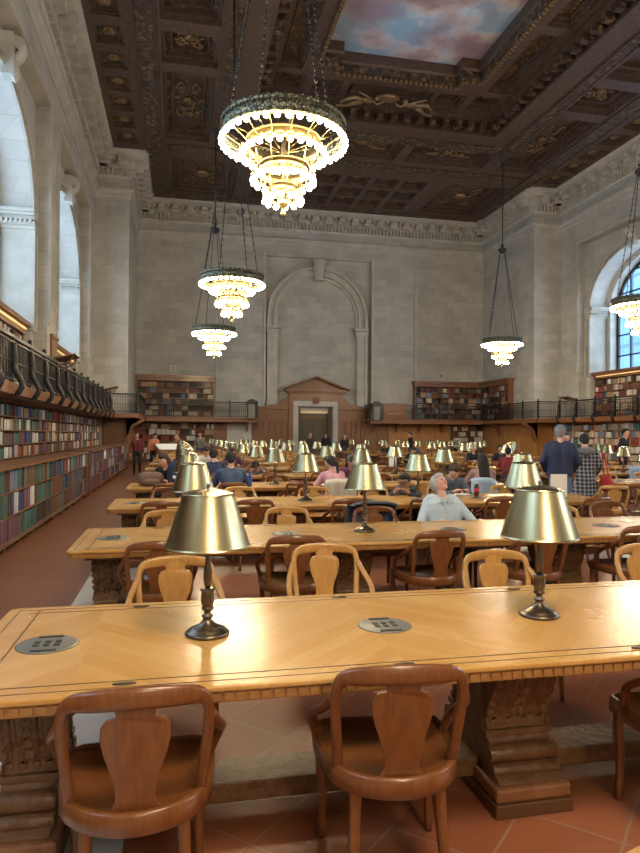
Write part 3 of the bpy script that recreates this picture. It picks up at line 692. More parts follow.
# ================================================================ GALLERIES, RAILINGS
def gallery(sgn):
    T = (lambda x: x) if sgn < 0 else mirror
    xe = 4.65 if sgn < 0 else mirror(11.75)      # end of the gallery on the end wall (left-hand coordinates)
    side = 'left' if sgn < 0 else 'right'
    d = MB()
    P = [(-4.63, YF), (-3.15, YF), (-3.15, 33.0), (-1.85, 33.0), (-1.85, 39.65), (xe, 39.65), (xe, YB), (-2.5, YB), (-2.5, 34.5), (-4.63, 34.5)]
    P = [(T(x), y) for x, y in P]
    d.prism(P, 'z', 2.46, 2.6)
    def off(P, k): return P
    d.box(T(-3.35), T(-3.12), YF, 33.0, 2.40, 2.62); d.box(T(-3.35), T(-1.82), 32.97, 33.1, 2.40, 2.62); d.box(T(-1.95), T(-1.82), 33, 39.62, 2.38, 2.62); d.box(T(-1.95), T(xe), 39.62, 39.75, 2.36, 2.62)
    d.box(T(-1.95), T(xe+.03), 39.56, 39.65, 2.54, 2.6)
    # cove under the side gallery
    cv = [(T(-3.72), 2.36), (T(-3.6), 2.40), (T(-3.4), 2.44), (T(-3.3), 2.52), (T(-3.72), 2.52)]
    d.prism(cv, 'y', YF, 33.0)
    g_ = struct(d.build('trim_gallery_%s' % side, M['panel']))
    # brackets
    bk = MB()
    y = 33.0-1.62*.5
    def bracket(b, x, y, dx, dy):
        pts = [(0, 0), (0, -.62), (.06, -.62), (.09, -.45), (.2, -.25), (.4, -.16), (.5, -.06), (.5, 0)]
        a = MB(); a.prism(pts, 'y', -.06, .06)
        b.add([(x+v[0]*dx-v[1]*dy, y+v[0]*dy+v[1]*dx, 2.42+v[2]) for v in a.v], a.f)
    xs = [xe-.5-1.55*i for i in range(5)]
    for x in xs: bracket(bk, T(x), YB-.25, 0, -1)
    # big arched bracket at the pier
    pts = [(0, 0), (0, -1.1), (.12, -1.12), (.2, -.9), (.3, -.75), (.32, -.55), (.5, -.4), (.75, -.3), (.95, -.22), (1.15, -.12), (1.2, 0)]
    for (xo, yo) in ((-2.5, 34.3),):
        a = MB(); a.prism(pts, 'y', -.1, .1); bk.add([(T(xo+v[0]*.75), yo-.1+v[1], 2.42+v[2]) for v in a.v], a.f)
    for yy in (34.2, 38.5):
        a = MB(); a.prism(pts, 'y', -.1, .1); bk.add([(T(-2.5+v[0]*.55), yy+v[1], 2.42+v[2]*.8) for v in a.v], a.f)
    bk.build('trim_bracket', M['panel'], g_)
    # railings: one thing per straight run
    runs = [((-3.2, -2.0), (-3.2, 33.0), 'long'), ((-3.2, 33.0), (-1.9, 33.0), 's'), ((-1.9, 33.0), (-1.9, 39.7), 's'), ((-1.9, 39.7), (xe, 39.7), 's'), ((xe, 39.7), (xe, YB-.02), 's')]
    names = ['running the length of the %s bookshelves' % side, 'crossing in front of the %s corner pier' % side, 'along the flank of the %s corner pier' % side,
             'of the end wall balcony, %s of the doorway' % side, 'closing the %s balcony end beside the stone arch' % side]
    for (a0, a1, kind), nm in zip(runs, names):
        A = Vector((T(a0[0]), a0[1], 0)); B = Vector((T(a1[0]), a1[1], 0)); L = (B-A).length
        ang = math.atan2(B.y-A.y, B.x-A.x)
        r = empty('gallery_railing', (A.x, A.y, 2.62), ang, 'dark iron railing '+nm, 'railing', 'iron gallery railings')
        q = MB(); q.box(0, L, -.04, .04, .88, .95); q.box(0, L, -.03, .03, .80, .83); q.build('top_rail', M['iron'], r, recalc=False)
        q = MB(); q.box(0, L, -.025, .025, .06, .1); q.box(0, L, -.02, .02, .42, .44); q.build('bottom_rail', M['iron'], r, recalc=False)
        q = MB(); n = int(L/.115)
        vis0 = 0 if kind != 'long' else 12.0
        for i in range(1, n):
            x = i*L/n
            if x > vis0-1: q.box(x-.009, x+.009, -.009, .009, .1, .82)
        bal = q.build('baluster_screen', M['iron'], r, recalc=False); bal['kind'] = 'stuff'
        np_ = max(1, round(L/1.6)); side_out = (-1 if sgn < 0 else 1) if kind == 'long' else 0
        pm = MB(); pm.box(-.035, .035, -.04, .04, 0, .98); pm.sphere((0, 0, 1.02), .05, 8)
        if kind == 'long':      # console foot curling out under the posts
            so = side_out
            pm.sweep(spline([(0, so*.03, .78), (0, so*.06, .5), (0, so*.05, .3), (0, so*.14, .12), (0, so*.2, -.04), (0, so*.12, -.2), (0, so*0, -.18)], 4), rsec(.1, .1), (0, so, .2))
        pmesh = pm.mesh('post', M['iron'])
        for i in range(np_+1):
            if kind == 'long' and i*L/np_ < vis0: continue
            o = bpy.data.objects.new('post', pmesh); COL.objects.link(o); o.parent = r; o.location = (i*L/np_, 0, 0)
    return g_
gallery(-1); gallery(1)
# wall boards below galleries (panelling on piers and end wall)
pn = MB(); pl_ = MB()
def panels(b, x0, x1, z0, z1, y, n, axis='x', outdir=-1):
    """raised panels on a wall at y (axis x) or x=y (axis y)"""
    def B(a0, a1, d0, d1, za, zb):
        if axis == 'x': b.box(a0, a1, y+outdir*d0, y+outdir*d1, za, zb)
        else: b.box(y+outdir*d0, y+outdir*d1, a0, a1, za, zb)
    B(x0, x1, 0, .06, z0, z1); w_ = (x1-x0)/n
    for i in range(n):
        a0, a1 = x0+i*w_+.08, x0+(i+1)*w_-.08
        B(a0, a0+.06, .06, .1, z0+.2, z1-.2); B(a1-.06, a1, .06, .1, z0+.2, z1-.2); B(a0, a1, .06, .1, z0+.2, z0+.26); B(a0, a1, .06, .1, z1-.26, z1-.2)
for T, o_ in (((lambda x: x), 1), (mirror, -1)):
    panels(pn if o_ > 0 else pl_, *sorted((T(-3.7), T(-2.5))), 0, 2.4, PY, 2)
    panels(pn if o_ > 0 else pl_, PY, YB, 0, 2.4, T(PX), 4, 'y', o_)
panels(pn, 2.2, 2.95, 0, 2.4, YB, 1); panels(pn, 4.45, XC-4.1, 0, 2.4, YB, 1)
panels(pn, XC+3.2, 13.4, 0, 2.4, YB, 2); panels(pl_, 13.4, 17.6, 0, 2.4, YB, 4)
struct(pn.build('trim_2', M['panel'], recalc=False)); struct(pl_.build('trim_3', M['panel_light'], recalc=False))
wp = MB(); wp.box(2.95, 4.45, YB-.1, YB, 0, 2.3); wp.box(3.1, 4.3, YB-.13, YB-.1, .2, 2.15); struct(wp.build('door_2', M['stone_pale'], recalc=False))

# ================================================================ BOOKCASES AND BOOKS
PAL = {'dark green': (.045, .10, .075), 'burgundy': (.13, .03, .03), 'navy blue': (.035, .05, .13), 'tan': (.33, .22, .12), 'cream': (.46, .41, .32), 'teal': (.05, .14, .14),
       'brown': (.13, .065, .035), 'black': (.02, .02, .022), 'grey blue': (.13, .17, .24), 'red': (.24, .05, .04), 'white': (.55, .53, .49), 'plum': (.14, .06, .10)}
rows = dict(v=[], f=[], c=[])
bmesh_unit = MB(); bmesh_unit.box(0, 1, 0, 1, 0, 1); BOOKMESH = bmesh_unit.mesh('book', M['book'])
nbook = [0]
def add_row_book(Mx, x, y, z, w, d, h, c):
    b = len(rows['v'])
    for p in ((0,0,0),(1,0,0),(1,1,0),(0,1,0),(0,0,1),(1,0,1),(1,1,1),(0,1,1)):
        rows['v'].append(tuple(Mx @ Vector((x+p[0]*w, y+p[1]*d, z+p[2]*h))))
    for f_ in ((4,5,6,7),(0,1,5,4),(1,2,6,5),(3,0,4,7)): rows['f'].append([b+i for i in f_]); rows['c'].append(c)
def bookcase(label, loc, rz, L, D, z1, nsh, nbay, group, wmin=.05, wmax=.085, palette=None, single=None, cornice=.0, zfrom=0., plinth=.1, top=.04, frame='case', light=False, fill=.93, backs=True):
    r = empty('bookcase', loc, rz, label, 'bookcase', group)
    Mx = Matrix.Translation(loc) @ Matrix.Rotation(rz, 4, 'Z')
    q = MB(); q.box(0, L, D-.02, D, 0, z1, 1); q.box(0, L, .03, D, plinth*.55, plinth); [q.box(k_*L/nbay-.03, k_*L/nbay+.03, .05, D, 0, plinth*.6) for k_ in range(nbay+1)]; q.box(-.03, L+.03, -.03, D, z1-top, z1)
    if cornice: q.box(-.08, L+.08, -.12, D, z1-top-.02, z1+.02); q.box(-.14, L+.14, -.22, D, z1+.02, z1+.14); q.box(-.05, L+.05, -.06, D, z1-.22, z1-.04)
    q.box(-.03, .03, 0, D, 0, z1); q.box(L-.03, L+.03, 0, D, 0, z1)
    q.build('body', [M[frame], M['case_dark']], r, recalc=False)
    H = (z1-top-(.2 if cornice else 0)-plinth)/nsh; bw = L/nbay
    for s in range(nsh):
        if plinth+(s+1)*H < zfrom: continue
        q = MB(); zz = plinth+s*H; q.box(0, L, 0, D, zz, zz+.025); q.build('shelf', M[frame], r, recalc=False)
    for i in range(1, nbay):
        q = MB(); q.box(i*bw-.015, i*bw+.015, 0, D, plinth, z1-top); q.build('upright', M[frame], r, recalc=False)
    if light:
        q = MB(); q.box(.3, L-.3, -.16, -.1, z1-top-.07, z1-top-.03); q.build('light_strip', M['strip'], r, recalc=False)
    pal = palette or list(PAL)
    for s in range(nsh):
        zz = plinth+s*H+.026
        if zz+H < zfrom: continue
        for i in range(nbay):
            x = i*bw+.02; x1 = (i+1)*bw-.02; cn = rnd.choice(pal); run = 0
            while x < x1-.03:
                if run <= 0:
                    cn = rnd.choice(pal); run = rnd.randint(2, 8); w0 = rnd.uniform(wmin, wmax); h0 = rnd.uniform(*((.80, .95) if single or nsh == 3 else (.68, .9)))*H; d0 = rnd.uniform(.17, .24)
                    if rnd.random() > (.985 if nsh == 3 else fill): x += rnd.uniform(.08, .3); run = 0; continue
                w = min(w0*rnd.uniform(.9, 1.1), x1-x-.002)
                if w < .02: break
                y0 = .006+rnd.uniform(0, .012); v = rnd.uniform(.75, 1.25); c = tuple(min(.9, k*v) for k in PAL[cn])
                if single and single(s, i, nbay) and nbook[0] < 300:
                    o = bpy.data.objects.new('book', BOOKMESH); COL.objects.link(o); o.matrix_world = Mx @ Matrix.Translation((x, y0, zz)) @ Matrix.Diagonal((w-.003, d0, h0, 1))
                    o.color = (*c, 1); lab = '%s clothbound book on the %s shelf, %s bay of the %s' % (cn, ['bottom', 'middle', 'top'][s], ORD[i], single(s, i, nbay))
                    tag(o, lab, 'book', 'books in the low aisle bookcases'); nbook[0] += 1
                else: add_row_book(Mx, x, y0, zz, w-.003, d0, h0, c)
                x += w; run -= 1
    return r
sets = ['dark green', 'teal', 'burgundy', 'navy blue', 'grey blue', 'teal', 'dark green', 'black', 'brown', 'plum', 'white']
bookcase('long low oak bookcase of bound volumes beside the left aisle, nearer one', (-2.25, 8.0, 0), PI/2, 9.7, .6, 1.18, 3, 11, 'low aisle bookcases', .06, .10, sets, lambda s, i, n: 'nearer low case' if 1 <= i <= 8 else None, plinth=.14)
bookcase('long low oak bookcase of red and blue volumes beside the left aisle, farther one', (-2.25, 18.3, 0), PI/2, 13.6, .6, 1.18, 3, 10, 'low aisle bookcases', .06, .09, ['burgundy', 'burgundy', 'navy blue', 'grey blue', 'plum', 'burgundy', 'white'], plinth=.14)
mixp = ['cream', 'tan', 'burgundy', 'red', 'grey blue', 'navy blue', 'brown', 'dark green', 'white', 'cream', 'teal']
bookcase('tall wall bookcase under the left balcony, nearer section', (-3.7, 9.0, 0), PI/2, 13.0, .45, 2.36, 7, 14, 'tall bookcases under the balconies', .05, .08, mixp, zfrom=.9)
bookcase('tall wall bookcase under the left balcony, farther section by the corner pier', (-3.7, 22.4, 0), PI/2, 11.0, .45, 2.36, 7, 12, 'tall bookcases under the balconies', .05, .08, mixp, zfrom=.9)
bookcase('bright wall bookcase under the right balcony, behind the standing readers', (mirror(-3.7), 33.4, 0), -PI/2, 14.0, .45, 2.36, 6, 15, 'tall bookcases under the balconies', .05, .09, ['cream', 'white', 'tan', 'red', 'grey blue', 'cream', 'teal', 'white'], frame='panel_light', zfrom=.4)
bookcase('lower bookcase on the end wall beneath the left balcony', (-2.35, YB-.42, 0), 0, 4.5, .4, 2.34, 6, 4, 'bookcases on the end wall', .05, .09, ['burgundy', 'teal', 'tan', 'white', 'brown', 'red'], fill=.8)
bookcase('narrow lower bookcase on the end wall beneath the right balcony', (17.7, YB-.42, 0), 0, 2.1, .4, 2.34, 6, 2, 'bookcases on the end wall', .05, .08, ['black', 'white', 'cream', 'brown'])
oldp = ['black', 'brown', 'tan', 'cream', 'brown', 'burgundy', 'black', 'grey blue']
bookcase('upper oak bookcase above the left balcony on the end wall', (-2.4, YB-.42, 2.6), 0, 4.5, .4, 2.42, 6, 3, 'bookcases on the end wall', .05, .08, oldp, cornice=.1)
bookcase('upper oak bookcase above the right balcony on the end wall', (15.05, YB-.42, 2.6), 0, 4.6, .4, 2.42, 6, 4, 'bookcases on the end wall', .05, .08, oldp, cornice=.1)
bookcase('oak bookcase turned sideways on the right corner pier balcony', (PXR-.02-.36, 40.5, 2.6), -PI/2, 3.7, .34, 2.42, 6, 3, 'bookcases on the corner piers', .05, .08, oldp, cornice=.1)
for i, yc in enumerate(BAYS[:2]):
    bookcase('balcony bookcase under the %s left window' % ('far', 'near')[i], (-4.8, yc-3.5, 2.61), PI/2, 7.0, .32, 2.36, 6, 7, 'balcony bookcases below the windows', .05, .08, oldp+['white', 'cream'], cornice=.1, light=True)
    bookcase('balcony bookcase under the %s right window' % ('far', 'near')[i], (mirror(-4.8), yc+3.5, 2.61), -PI/2, 7.0, .32, 2.36, 6, 7, 'balcony bookcases below the windows', .05, .08, oldp+['white', 'cream', 'tan', 'red'], cornice=.1, light=True)
me = bpy.data.meshes.new('shelved_books'); me.from_pydata(rows['v'], [], rows['f']); me.materials.append(M['books'])
ca = me.color_attributes.new('tone', 'FLOAT_COLOR', 'CORNER')
flat = []
for fc, c in zip(rows['f'], rows['c']): flat += [c[0], c[1], c[2], 1.0]*len(fc)
ca.data.foreach_set('color', flat); me.update()
o = bpy.data.objects.new('shelved_books', me); COL.objects.link(o); tag(o, 'rows of bound books filling the wall and balcony shelves around the hall', 'books', None, 'stuff')
# small fixtures on the rails and walls
def lectern(loc, rz, label):
    r = empty('rail_reading_shelf', loc, rz, label, 'shelf', 'reading shelves on the railings')
    q = MB(); q.prism([(-.02, .02), (.5, .16), (.5, .2), (-.02, .06)], 'x', -.45, .45); q.box(-.45, .45, -.03, 0, .02, .09); q.build('board', M['oak_dark'], r, .008)
    for s in (-.35, .35):
        q = MB(); q.tube(spline([(s, .42, .12), (s, .3, -.06), (s, .1, -.14), (s, .02, -.3)], 4), .022, 6); q.build('bracket', M['oak_dark'], r)
lectern((-3.2, 19.0, 3.58), -PI/2, 'wooden reading shelf on the left balcony rail between the windows')
lectern((-3.2, 31.4, 3.58), -PI/2, 'wooden reading shelf at the far end of the left balcony rail')
lectern((mirror(-3.2), 31.9, 3.58), PI/2, 'wooden reading shelf on the right balcony rail beside the pier')
fr = empty('framed_notice', (-4.2, 23.9, 4.0), 0, 'narrow wooden framed notice on the left pier above the balcony', 'notice')
q = MB(); q.box(0, .06, -.5, .5, -.75, .85); q.box(0, .1, -.58, .58, .85, .95); q.build('frame', M['panel'], fr); q = MB(); q.box(.06, .07, -.35, .35, -.6, .7); q.build('board', M['case'], fr)
for x, lab in ((-.35, 'left'), (16.9, 'right')):
    s = empty('wall_speaker', (x, YB-.12, 5.55), 0, 'small white box speaker on the end wall above the %s upper bookcase' % lab, 'speaker', 'white wall speakers')
    q = MB(); q.box(-.16, .16, -.1, .1, -.2, .2); q.build('box', M['white'], s, bevel=.015); q = MB(); q.box(-.12, .12, -.11, -.1, -.16, .16); q.build('grille', M['plate'], s)
for x, lab in ((4.3, 'left'), (12.1, 'right')):
    s = empty('lantern', (x, 39.62, 3.0), 0, 'boxy dark lantern hanging on the %s balcony rail beside the stone arch' % lab, 'lantern', 'rail lanterns')
    q = MB(); q.box(-.3, .3, -.25, .1, .52, .6); q.box(-.36, .36, -.3, .14, .46, .53); q.box(-.22, .22, -.18, .04, -.5, -.43); q.prism([(-.3, .6), (.3, .6), (.1, .74), (-.1, .74)], 'y', -.2, .05); q.build('cap', M['iron'], s)
    for a in (-.26, .22):
        for b_ in (-.22, .06):
            q = MB(); q.box(a, a+.04, b_-.02, b_+.02, -.45, .5); q.build('post', M['iron'], s)
    q = MB(); q.box(-.2, .2, -.18, .02, -.4, .45); q.build('glass_body', mat('smoky_glass', (.22, .21, .2), .2), s)
s = empty('notice_board', (13.3, 39.6, 3.0), 0, 'brown wooden board with a line of lettering on the right balcony rail', 'sign')
q = MB(); q.box(-.75, .75, -.08, -.02, -.42, .6); q.box(-.8, .8, -.1, -.0, .58, .64); q.build('board', M['oak_brown'], s)
q = MB()
for i in range(7): q.box(-.55+i*.16, -.44+i*.16, -.09, -.08, -.06, .05)
q.build('lettering', M['panel_light'], s)
# ================================================================ TABLES
Y0, PITCH, DEP, TL, TZ = 2.36, 2.888, 1.24, 6.79, .76
X0L, X0R = -.818, 8.3
def rounded_rect(x0, x1, y0, y1, r, n=4):
    P = []
    for cx, cy, a0 in ((x1-r, y0+r, -PI/2), (x1-r, y1-r, 0), (x0+r, y1-r, PI/2), (x0+r, y0+r, PI)):
        for i in range(n+1): a = a0+PI/2*i/n; P.append((cx+r*math.cos(a), cy+r*math.sin(a)))
    return P
def make_table():
    r = empty('reading_table')
    # origin: near left corner on the floor; x along the table, y depth
    q = MB(); q.prism(rounded_rect(0, TL, 0, DEP, .05), 'z', TZ-.022, TZ); q.build('tabletop', M['top'], r, bevel=.006)
    q = MB(); q.prism(rounded_rect(.012, TL-.012, .012, DEP-.012, .05), 'z', TZ-.062, TZ-.022)
    n = int(TL/.045)
    for i in range(n):
        x = .05+i*(TL-.1)/n
        for y in (.012, DEP-.012): q.box(x, x+.033, y-.006, y+.006, TZ-.056, TZ-.028)
    n = int(DEP/.045)
    for i in range(n):
        y = .05+i*(DEP-.1)/n
        for x in (.012, TL-.012): q.box(x-.006, x+.006, y, y+.033, TZ-.056, TZ-.028)
    q.build('carved_edge', M['edge'], r, recalc=False)
    q = MB(); q.box(.12, TL-.12, .12, DEP-.12, TZ-.095, TZ-.062); q.build('apron', M['oak_dark'], r)
    q = MB()
    for d, w in ((.055, .004), (.115, .006)):
        z0, z1 = TZ-.001, TZ+.0012
        q.box(d, TL-d, d, d+w, z0, z1); q.box(d, TL-d, DEP-d-w, DEP-d, z0, z1)
    for d, w in ((.055, .004), (.15, .006)):
        q.box(d, d+w, .06, DEP-.06, z0, z1); q.box(TL-d-w, TL-d, .06, DEP-.06, z0, z1)
    q.build('inlay_line', M['inlay'], r)
    for x in (.29, 1.77, 3.37, 5.0):
        q = MB(); q.lathe([(0.0, 0), (.125, 0), (.125, .003), (.118, .005), (0.001, .005)], 36, (x, DEP/2-.02, TZ)); op = q.build('outlet_plate', M['plate'], r)
        q = MB()
        for i in range(3):
            for j in range(2): q.box(x-.055+i*.042, x-.03+i*.042, DEP/2-.055+j*.045, DEP/2-.028+j*.045, TZ+.004, TZ+.007)
        for j in (-1, 1): q.box(x-.05, x+.05, DEP/2-.02+j*.095-.01, DEP/2-.02+j*.095+.01, TZ+.004, TZ+.0075)
        q.build('socket', M['black'], op)
    for i in range(6):
        for y in (.085, DEP-.085):
            q = MB(); q.lathe([(0.0, 0), (.032, 0), (.032, .003), (0.001, .003)], 16, (0, 0, 0)); 
            q.v = [(v[0]*1.3, v[1]*.42, v[2]) for v in q.v]
            npn = q.build('number_plate', M['label'], r); npn.location = (.69+1.045*i-.05, y, TZ+.001)
    # carved trestle pedestals
    PY_ = lambda y: .2+.6774*y
    prof = [(.15, .01), (.15, .13), (.20, .15), (.26, .17), (.27, .21), (.25, .245), (.30, .27), (.335, .31), (.345, .36), (.32, .42), (.27, .47), (.23, .53), (.205, .59), (.22, .64), (.26, .67), (.24, .70)]
    half = [(PY_(y), z) for y, z in prof]
    poly = half+[(DEP-y, z) for y, z in reversed(half)]
    for k, x in enumerate((.16, 2.2, 4.3, TL-.36)):
        wdt = .2 if k in (0, 3) else .3
        p = empty('pedestal'); p.parent = r
        q = MB(); q.prism(poly, 'x', x, x+wdt)
        for s in (0, 1):
            Yf = (lambda y: PY_(y)) if s == 0 else (lambda y: DEP-PY_(y))
            q.tube([(x-.012, Yf(.285), .222), (x+wdt+.012, Yf(.285), .222)], .042, 12); q.tube([(x-.015, Yf(.34), .61), (x+wdt+.015, Yf(.34), .61)], .075, 14)
            q.tube([(x-.01, Yf(.235), .162), (x+wdt+.01, Yf(.235), .162)], .032, 10); q.box(x-.012, x+wdt+.012, Yf(.305), Yf(.40), .285, .315)
            line = [(.345, .33), (.35, .37), (.325, .42), (.275, .47), (.235, .53), (.21, .59), (.225, .64), (.262, .675)]
            for j in range(4):
                xx = x+wdt*(j+.5)/4
                q.sweep(spline([(xx, Yf(a+.004), b) for a, b in line], 3), [(-.022*wdt/.2, 0), (-.012, -.012 if s else .012), (.012, -.012 if s else .012), (.022*wdt/.2, 0), (.012, .012 if s else -.012), (-.012, .012 if s else -.012)], (0, 0, 1))
                for (yy, zz) in ((.222, .64), (.208, .60), (.222, .55), (.255, .50), (.30, .445), (.335, .39)): q.sphere((xx+(.02 if j % 2 else -.02), Yf(yy), zz), .02, 7, 0, (1.2, .8, 1.3))
            for xx in (x, x+wdt):
                for j in range(9): t_ = j/8; q.sphere((xx, Yf(.36+.06*math.sin(t_*5)), .33+.33*t_), .03, 6, 0, (.3, 1.2, 1))
        q.build('carved_panel', M['oak_dark'], p, bevel=.008)
        q = MB(); q.box(x-.03, x+wdt+.03, PY_(.1), DEP-PY_(.1), .06, .125); q.build('foot', M['panel'], p, bevel=.015)
        q = MB(); q.box(x-.035, x+wdt+.035, PY_(.09), DEP-PY_(.09), 0.0, .06); q.build('plinth', M['inlay'], p, bevel=.005)
    q = MB(); q.box(.3, TL-.3, DEP/2-.12, DEP/2+.1, .07, .155); q.build('stretcher', M['oak_dark'], r, bevel=.006)
    return r
def set_label(o, label, cat=None, group=None):
    o['label'] = label
    if cat: o['category'] = cat
    if group: o['group'] = group
tab0 = make_table(); NR = 12; tables = []
for k in range(NR):
    t = tab0 if k == 0 else copy_tree(tab0)
    t.location = (X0L, Y0+PITCH*k, 0)
    set_label(t, 'long oak reading table, %s row from the front on the left block' % ORD[k], 'table', 'oak reading tables left block')
for k in range(2, NR):
    t = copy_tree(tab0, (X0R, Y0+PITCH*k, 0)); set_label(t, 'long oak reading table, right block, level with the %s left row' % ORD[k], 'table', 'oak reading tables right block')

# ================================================================ CHAIRS
def make_chair(tone, armrest=True):
    m = M['oak_'+tone]; r = empty('wooden_armchair')
    seat = []
    for i in range(13):
        a = PI+PI*i/12; seat.append((.235*math.cos(a), -.02+.225*math.sin(a)))
    seat += [(.25, .10), (.245, .22), (.20, .245), (-.20, .245), (-.245, .22), (-.25, .10)]
    # seat with a dished top
    q = MB(); n = len(seat)
    def z(x, y): return .455-.014*math.exp(-((x/.17)**2+(y/.17)**2))
    rings = [(1.0, 0), (.93, .012), (.7, .004), (.4, 0), (.15, 0)]
    vs = [(x, y, .425) for x, y in seat]
    for k, d in rings: vs += [(x*k, y*k, z(x*k, y*k)+(.012 if k > .9 else 0)) for x, y in seat]
    vs.append((0, 0, z(0, 0))); fs = [tuple(range(n))[::-1]]
    for j in range(len(rings)):
        for i in range(n): fs.append((j*n+i, j*n+(i+1) % n, (j+1)*n+(i+1) % n, (j+1)*n+i))
    L = len(rings)
    for i in range(n): fs.append((L*n+i, L*n+(i+1) % n, len(vs)-1))
    q.add(vs, fs, 0, True); q.build('seat', m, r)
    q = MB(); path = [(x*1.03, y*1.03, .435) for x, y in seat]
    q.sweep(path, rsec(.028, .075, .5), (0, 0, 1), closed=True); q.build('seat_rail', m, r)
    # back hoop: flat sided frame, crown bowed backwards
    hp = [(-.205, -.12, .44), (-.216, -.16, .56), (-.226, -.19, .68), (-.226, -.213, .765), (-.200, -.228, .812), (-.12, -.255, .826), (0, -.27, .832)]
    hp = hp+[(-x, y, z_) for x, y, z_ in reversed(hp[:-1])]
    P = spline(hp, 4); sec = rsec(.026, .048, .5)
    q = MB()
    vsl = []
    N = len(P)
    for i, p in enumerate(P):
        t = (P[min(i+1, N-1)]-P[max(i-1, 0)]).normalized()
        out = Vector((0, -1, .12)).normalized(); side = t.cross(out).normalized(); w = side.cross(t).normalized()
        u = i/(N-1); wide = .036+.030*math.exp(-((u-.5)/.17)**4)
        for a, b in rsec(1, 1, .4): vsl.append(p+side*a*wide+w*b*.027)
    K = 8; fs = [(i*K+j, i*K+(j+1) % K, (i+1)*K+(j+1) % K, (i+1)*K+j) for i in range(N-1) for j in range(K)]
    fs += [tuple(range(K))[::-1], tuple((N-1)*K+j for j in range(K))]
    q.add(vsl, fs, 0, True); q.build('back_hoop', m, r)
    if armrest:
        for s in (-1, 1):
            q = MB(); q.sweep(spline([(s*.232, -.20, .74), (s*.262, -.13, .675), (s*.282, -.03, .625), (s*.285, .05, .575), (s*.268, .10, .51), (s*.245, .13, .44)], 4), rsec(.03, .036, .6), (s, 0, .3)); q.build('arm', m, r)
    # vase splat
    half = [(.085, .825), (.062, .795), (.058, .775), (.09, .765), (.106, .74), (.108, .705), (.096, .65), (.074, .59), (.062, .54), (.062, .50), (.08, .468), (.105, .44)]
    poly = [(x, z_) for x, z_ in half]+[(-x, z_) for x, z_ in reversed(half)]
    q = MB(); q.prism(poly, 'y', -.008, .008)
    q.v = [(v[0], v[1]-.225-.045*((v[2]-.44)/.4)**1.0+.3*v[0]**2*4*0.5, v[2]) for v in q.v]
    q.build('splat', m, r, bevel=.003)
    for s in (-1, 1):
        q = MB(); q.sweep(spline([(s*.225, .20, .43), (s*.232, .215, .34), (s*.222, .215, .18), (s*.225, .225, 0)], 3), rsec(.042, .042, .4), (0, 1, 0), scale=[1, 1.05, 1, .95, .9, .85, .8, .75, .7, .7]); q.build('leg', m, r)
        q = MB(); q.sweep(spline([(s*.15, -.175, .43), (s*.155, -.185, .30), (s*.165, -.215, .14), (s*.175, -.26, 0)], 3), rsec(.04, .044, .4), (0, 1, 0), scale=[1.1, 1.05, 1, .95, .95, .9, .85, .8, .8, .8]); q.build('leg', m, r)
    return r
protos = {'brown': make_chair('brown'), 'honey': make_chair('honey')}
used = {'brown': False, 'honey': False}
TONE = {'brown': 'reddish brown wooden armchair', 'honey': 'honey coloured wooden armchair'}  # tone split partly paints light: shaded near backs brown, lit far sides honey
def chair(tone, x, y, rz, label, group):
    if not used[tone]: o = protos[tone]; used[tone] = True
    else: o = copy_tree(protos[tone])
    o.location = (x, y, 0); o.rotation_euler = (0, 0, rz); set_label(o, label, 'chair', group); return o
near_fix = {0: [(-.125, 2.39, .02, 'brown'), (.79, 2.42, -.10, 'brown'), (2.17, 2.42, -.12, 'brown'), (3.0, 2.5, 0, 'brown')],
            1: [(-.14, 5.25, .04, 'brown'), (.93, 5.36, -.04, 'brown'), (2.13, 5.42, .10, 'brown'), (3.1, 5.4, 0, 'brown'), (4.1, 5.4, 0, 'brown')],
            2: [(-.18, 8.2, 0, 'brown'), (.92, 8.25, 0, 'brown'), (2.1, 8.2, .05, 'brown'), (3.15, 8.2, -.05, 'brown'), (4.15, 8.15, 0, 'brown'), (5.35, 7.9, .1, 'brown')]}
far_fix = {0: [(0.0, 4.10, PI+.03, 'honey'), (1.03, 4.42, PI-.05, 'honey'), (2.13, 3.95, PI, 'honey'), (3.33, 4.0, PI+.05, 'honey')],
           1: [(-.1, 6.75, PI, 'honey'), (1.16, 6.85, PI, 'honey'), (2.13, 6.8, PI, 'brown'), (2.93, 6.85, PI, 'brown'), (4.2, 6.55, PI-.1, 'honey'), (5.1, 6.9, PI, 'brown')]}
gl = 'wooden armchairs around the left block tables'; gr_ = 'wooden armchairs around the right block tables'
cr = random.Random(5)
for k in range(NR):
    for side in ('near', 'far'):
        fix = (near_fix if side == 'near' else far_fix).get(k)
        if fix is None:
            fix = []
            for i in range(6):
                if cr.random() < .1: continue
                x = -.13+1.045*i+cr.uniform(-.06, .06)
                if side == 'near': fix.append((x, Y0+PITCH*k+.02+cr.uniform(-.12, .06), cr.uniform(-.1, .1), cr.choice(('brown', 'brown', 'honey'))))
                else: fix.append((x, Y0+PITCH*k+DEP+.22+cr.uniform(-.1, .15), PI+cr.uniform(-.12, .12), cr.choice(('honey', 'honey', 'brown'))))
        for i, (x, y, rz, tone) in enumerate(fix):
            chair(tone, x, y, rz, '%s, %s along %s side, %s left table' % (TONE[tone], ORD[i], side, ORD[k]), gl)
for k in range(2, 10):
    for side in ('near', 'far'):
        j = 0
        for i in range(5):
            if cr.random() < .2 or (k == 2): continue
            x = X0R+.7+1.045*i+cr.uniform(-.06, .06); tone = cr.choice(('honey', 'brown'))
            y = Y0+PITCH*k+(.0 if side == 'near' else DEP+.2)+cr.uniform(-.1, .1)
            chair(tone, x, y, (0 if side == 'near' else PI)+cr.uniform(-.1, .1), '%s, %s along %s side, %s right table' % (TONE[tone], ORD[j], side, ORD[k]), gr_); j += 1
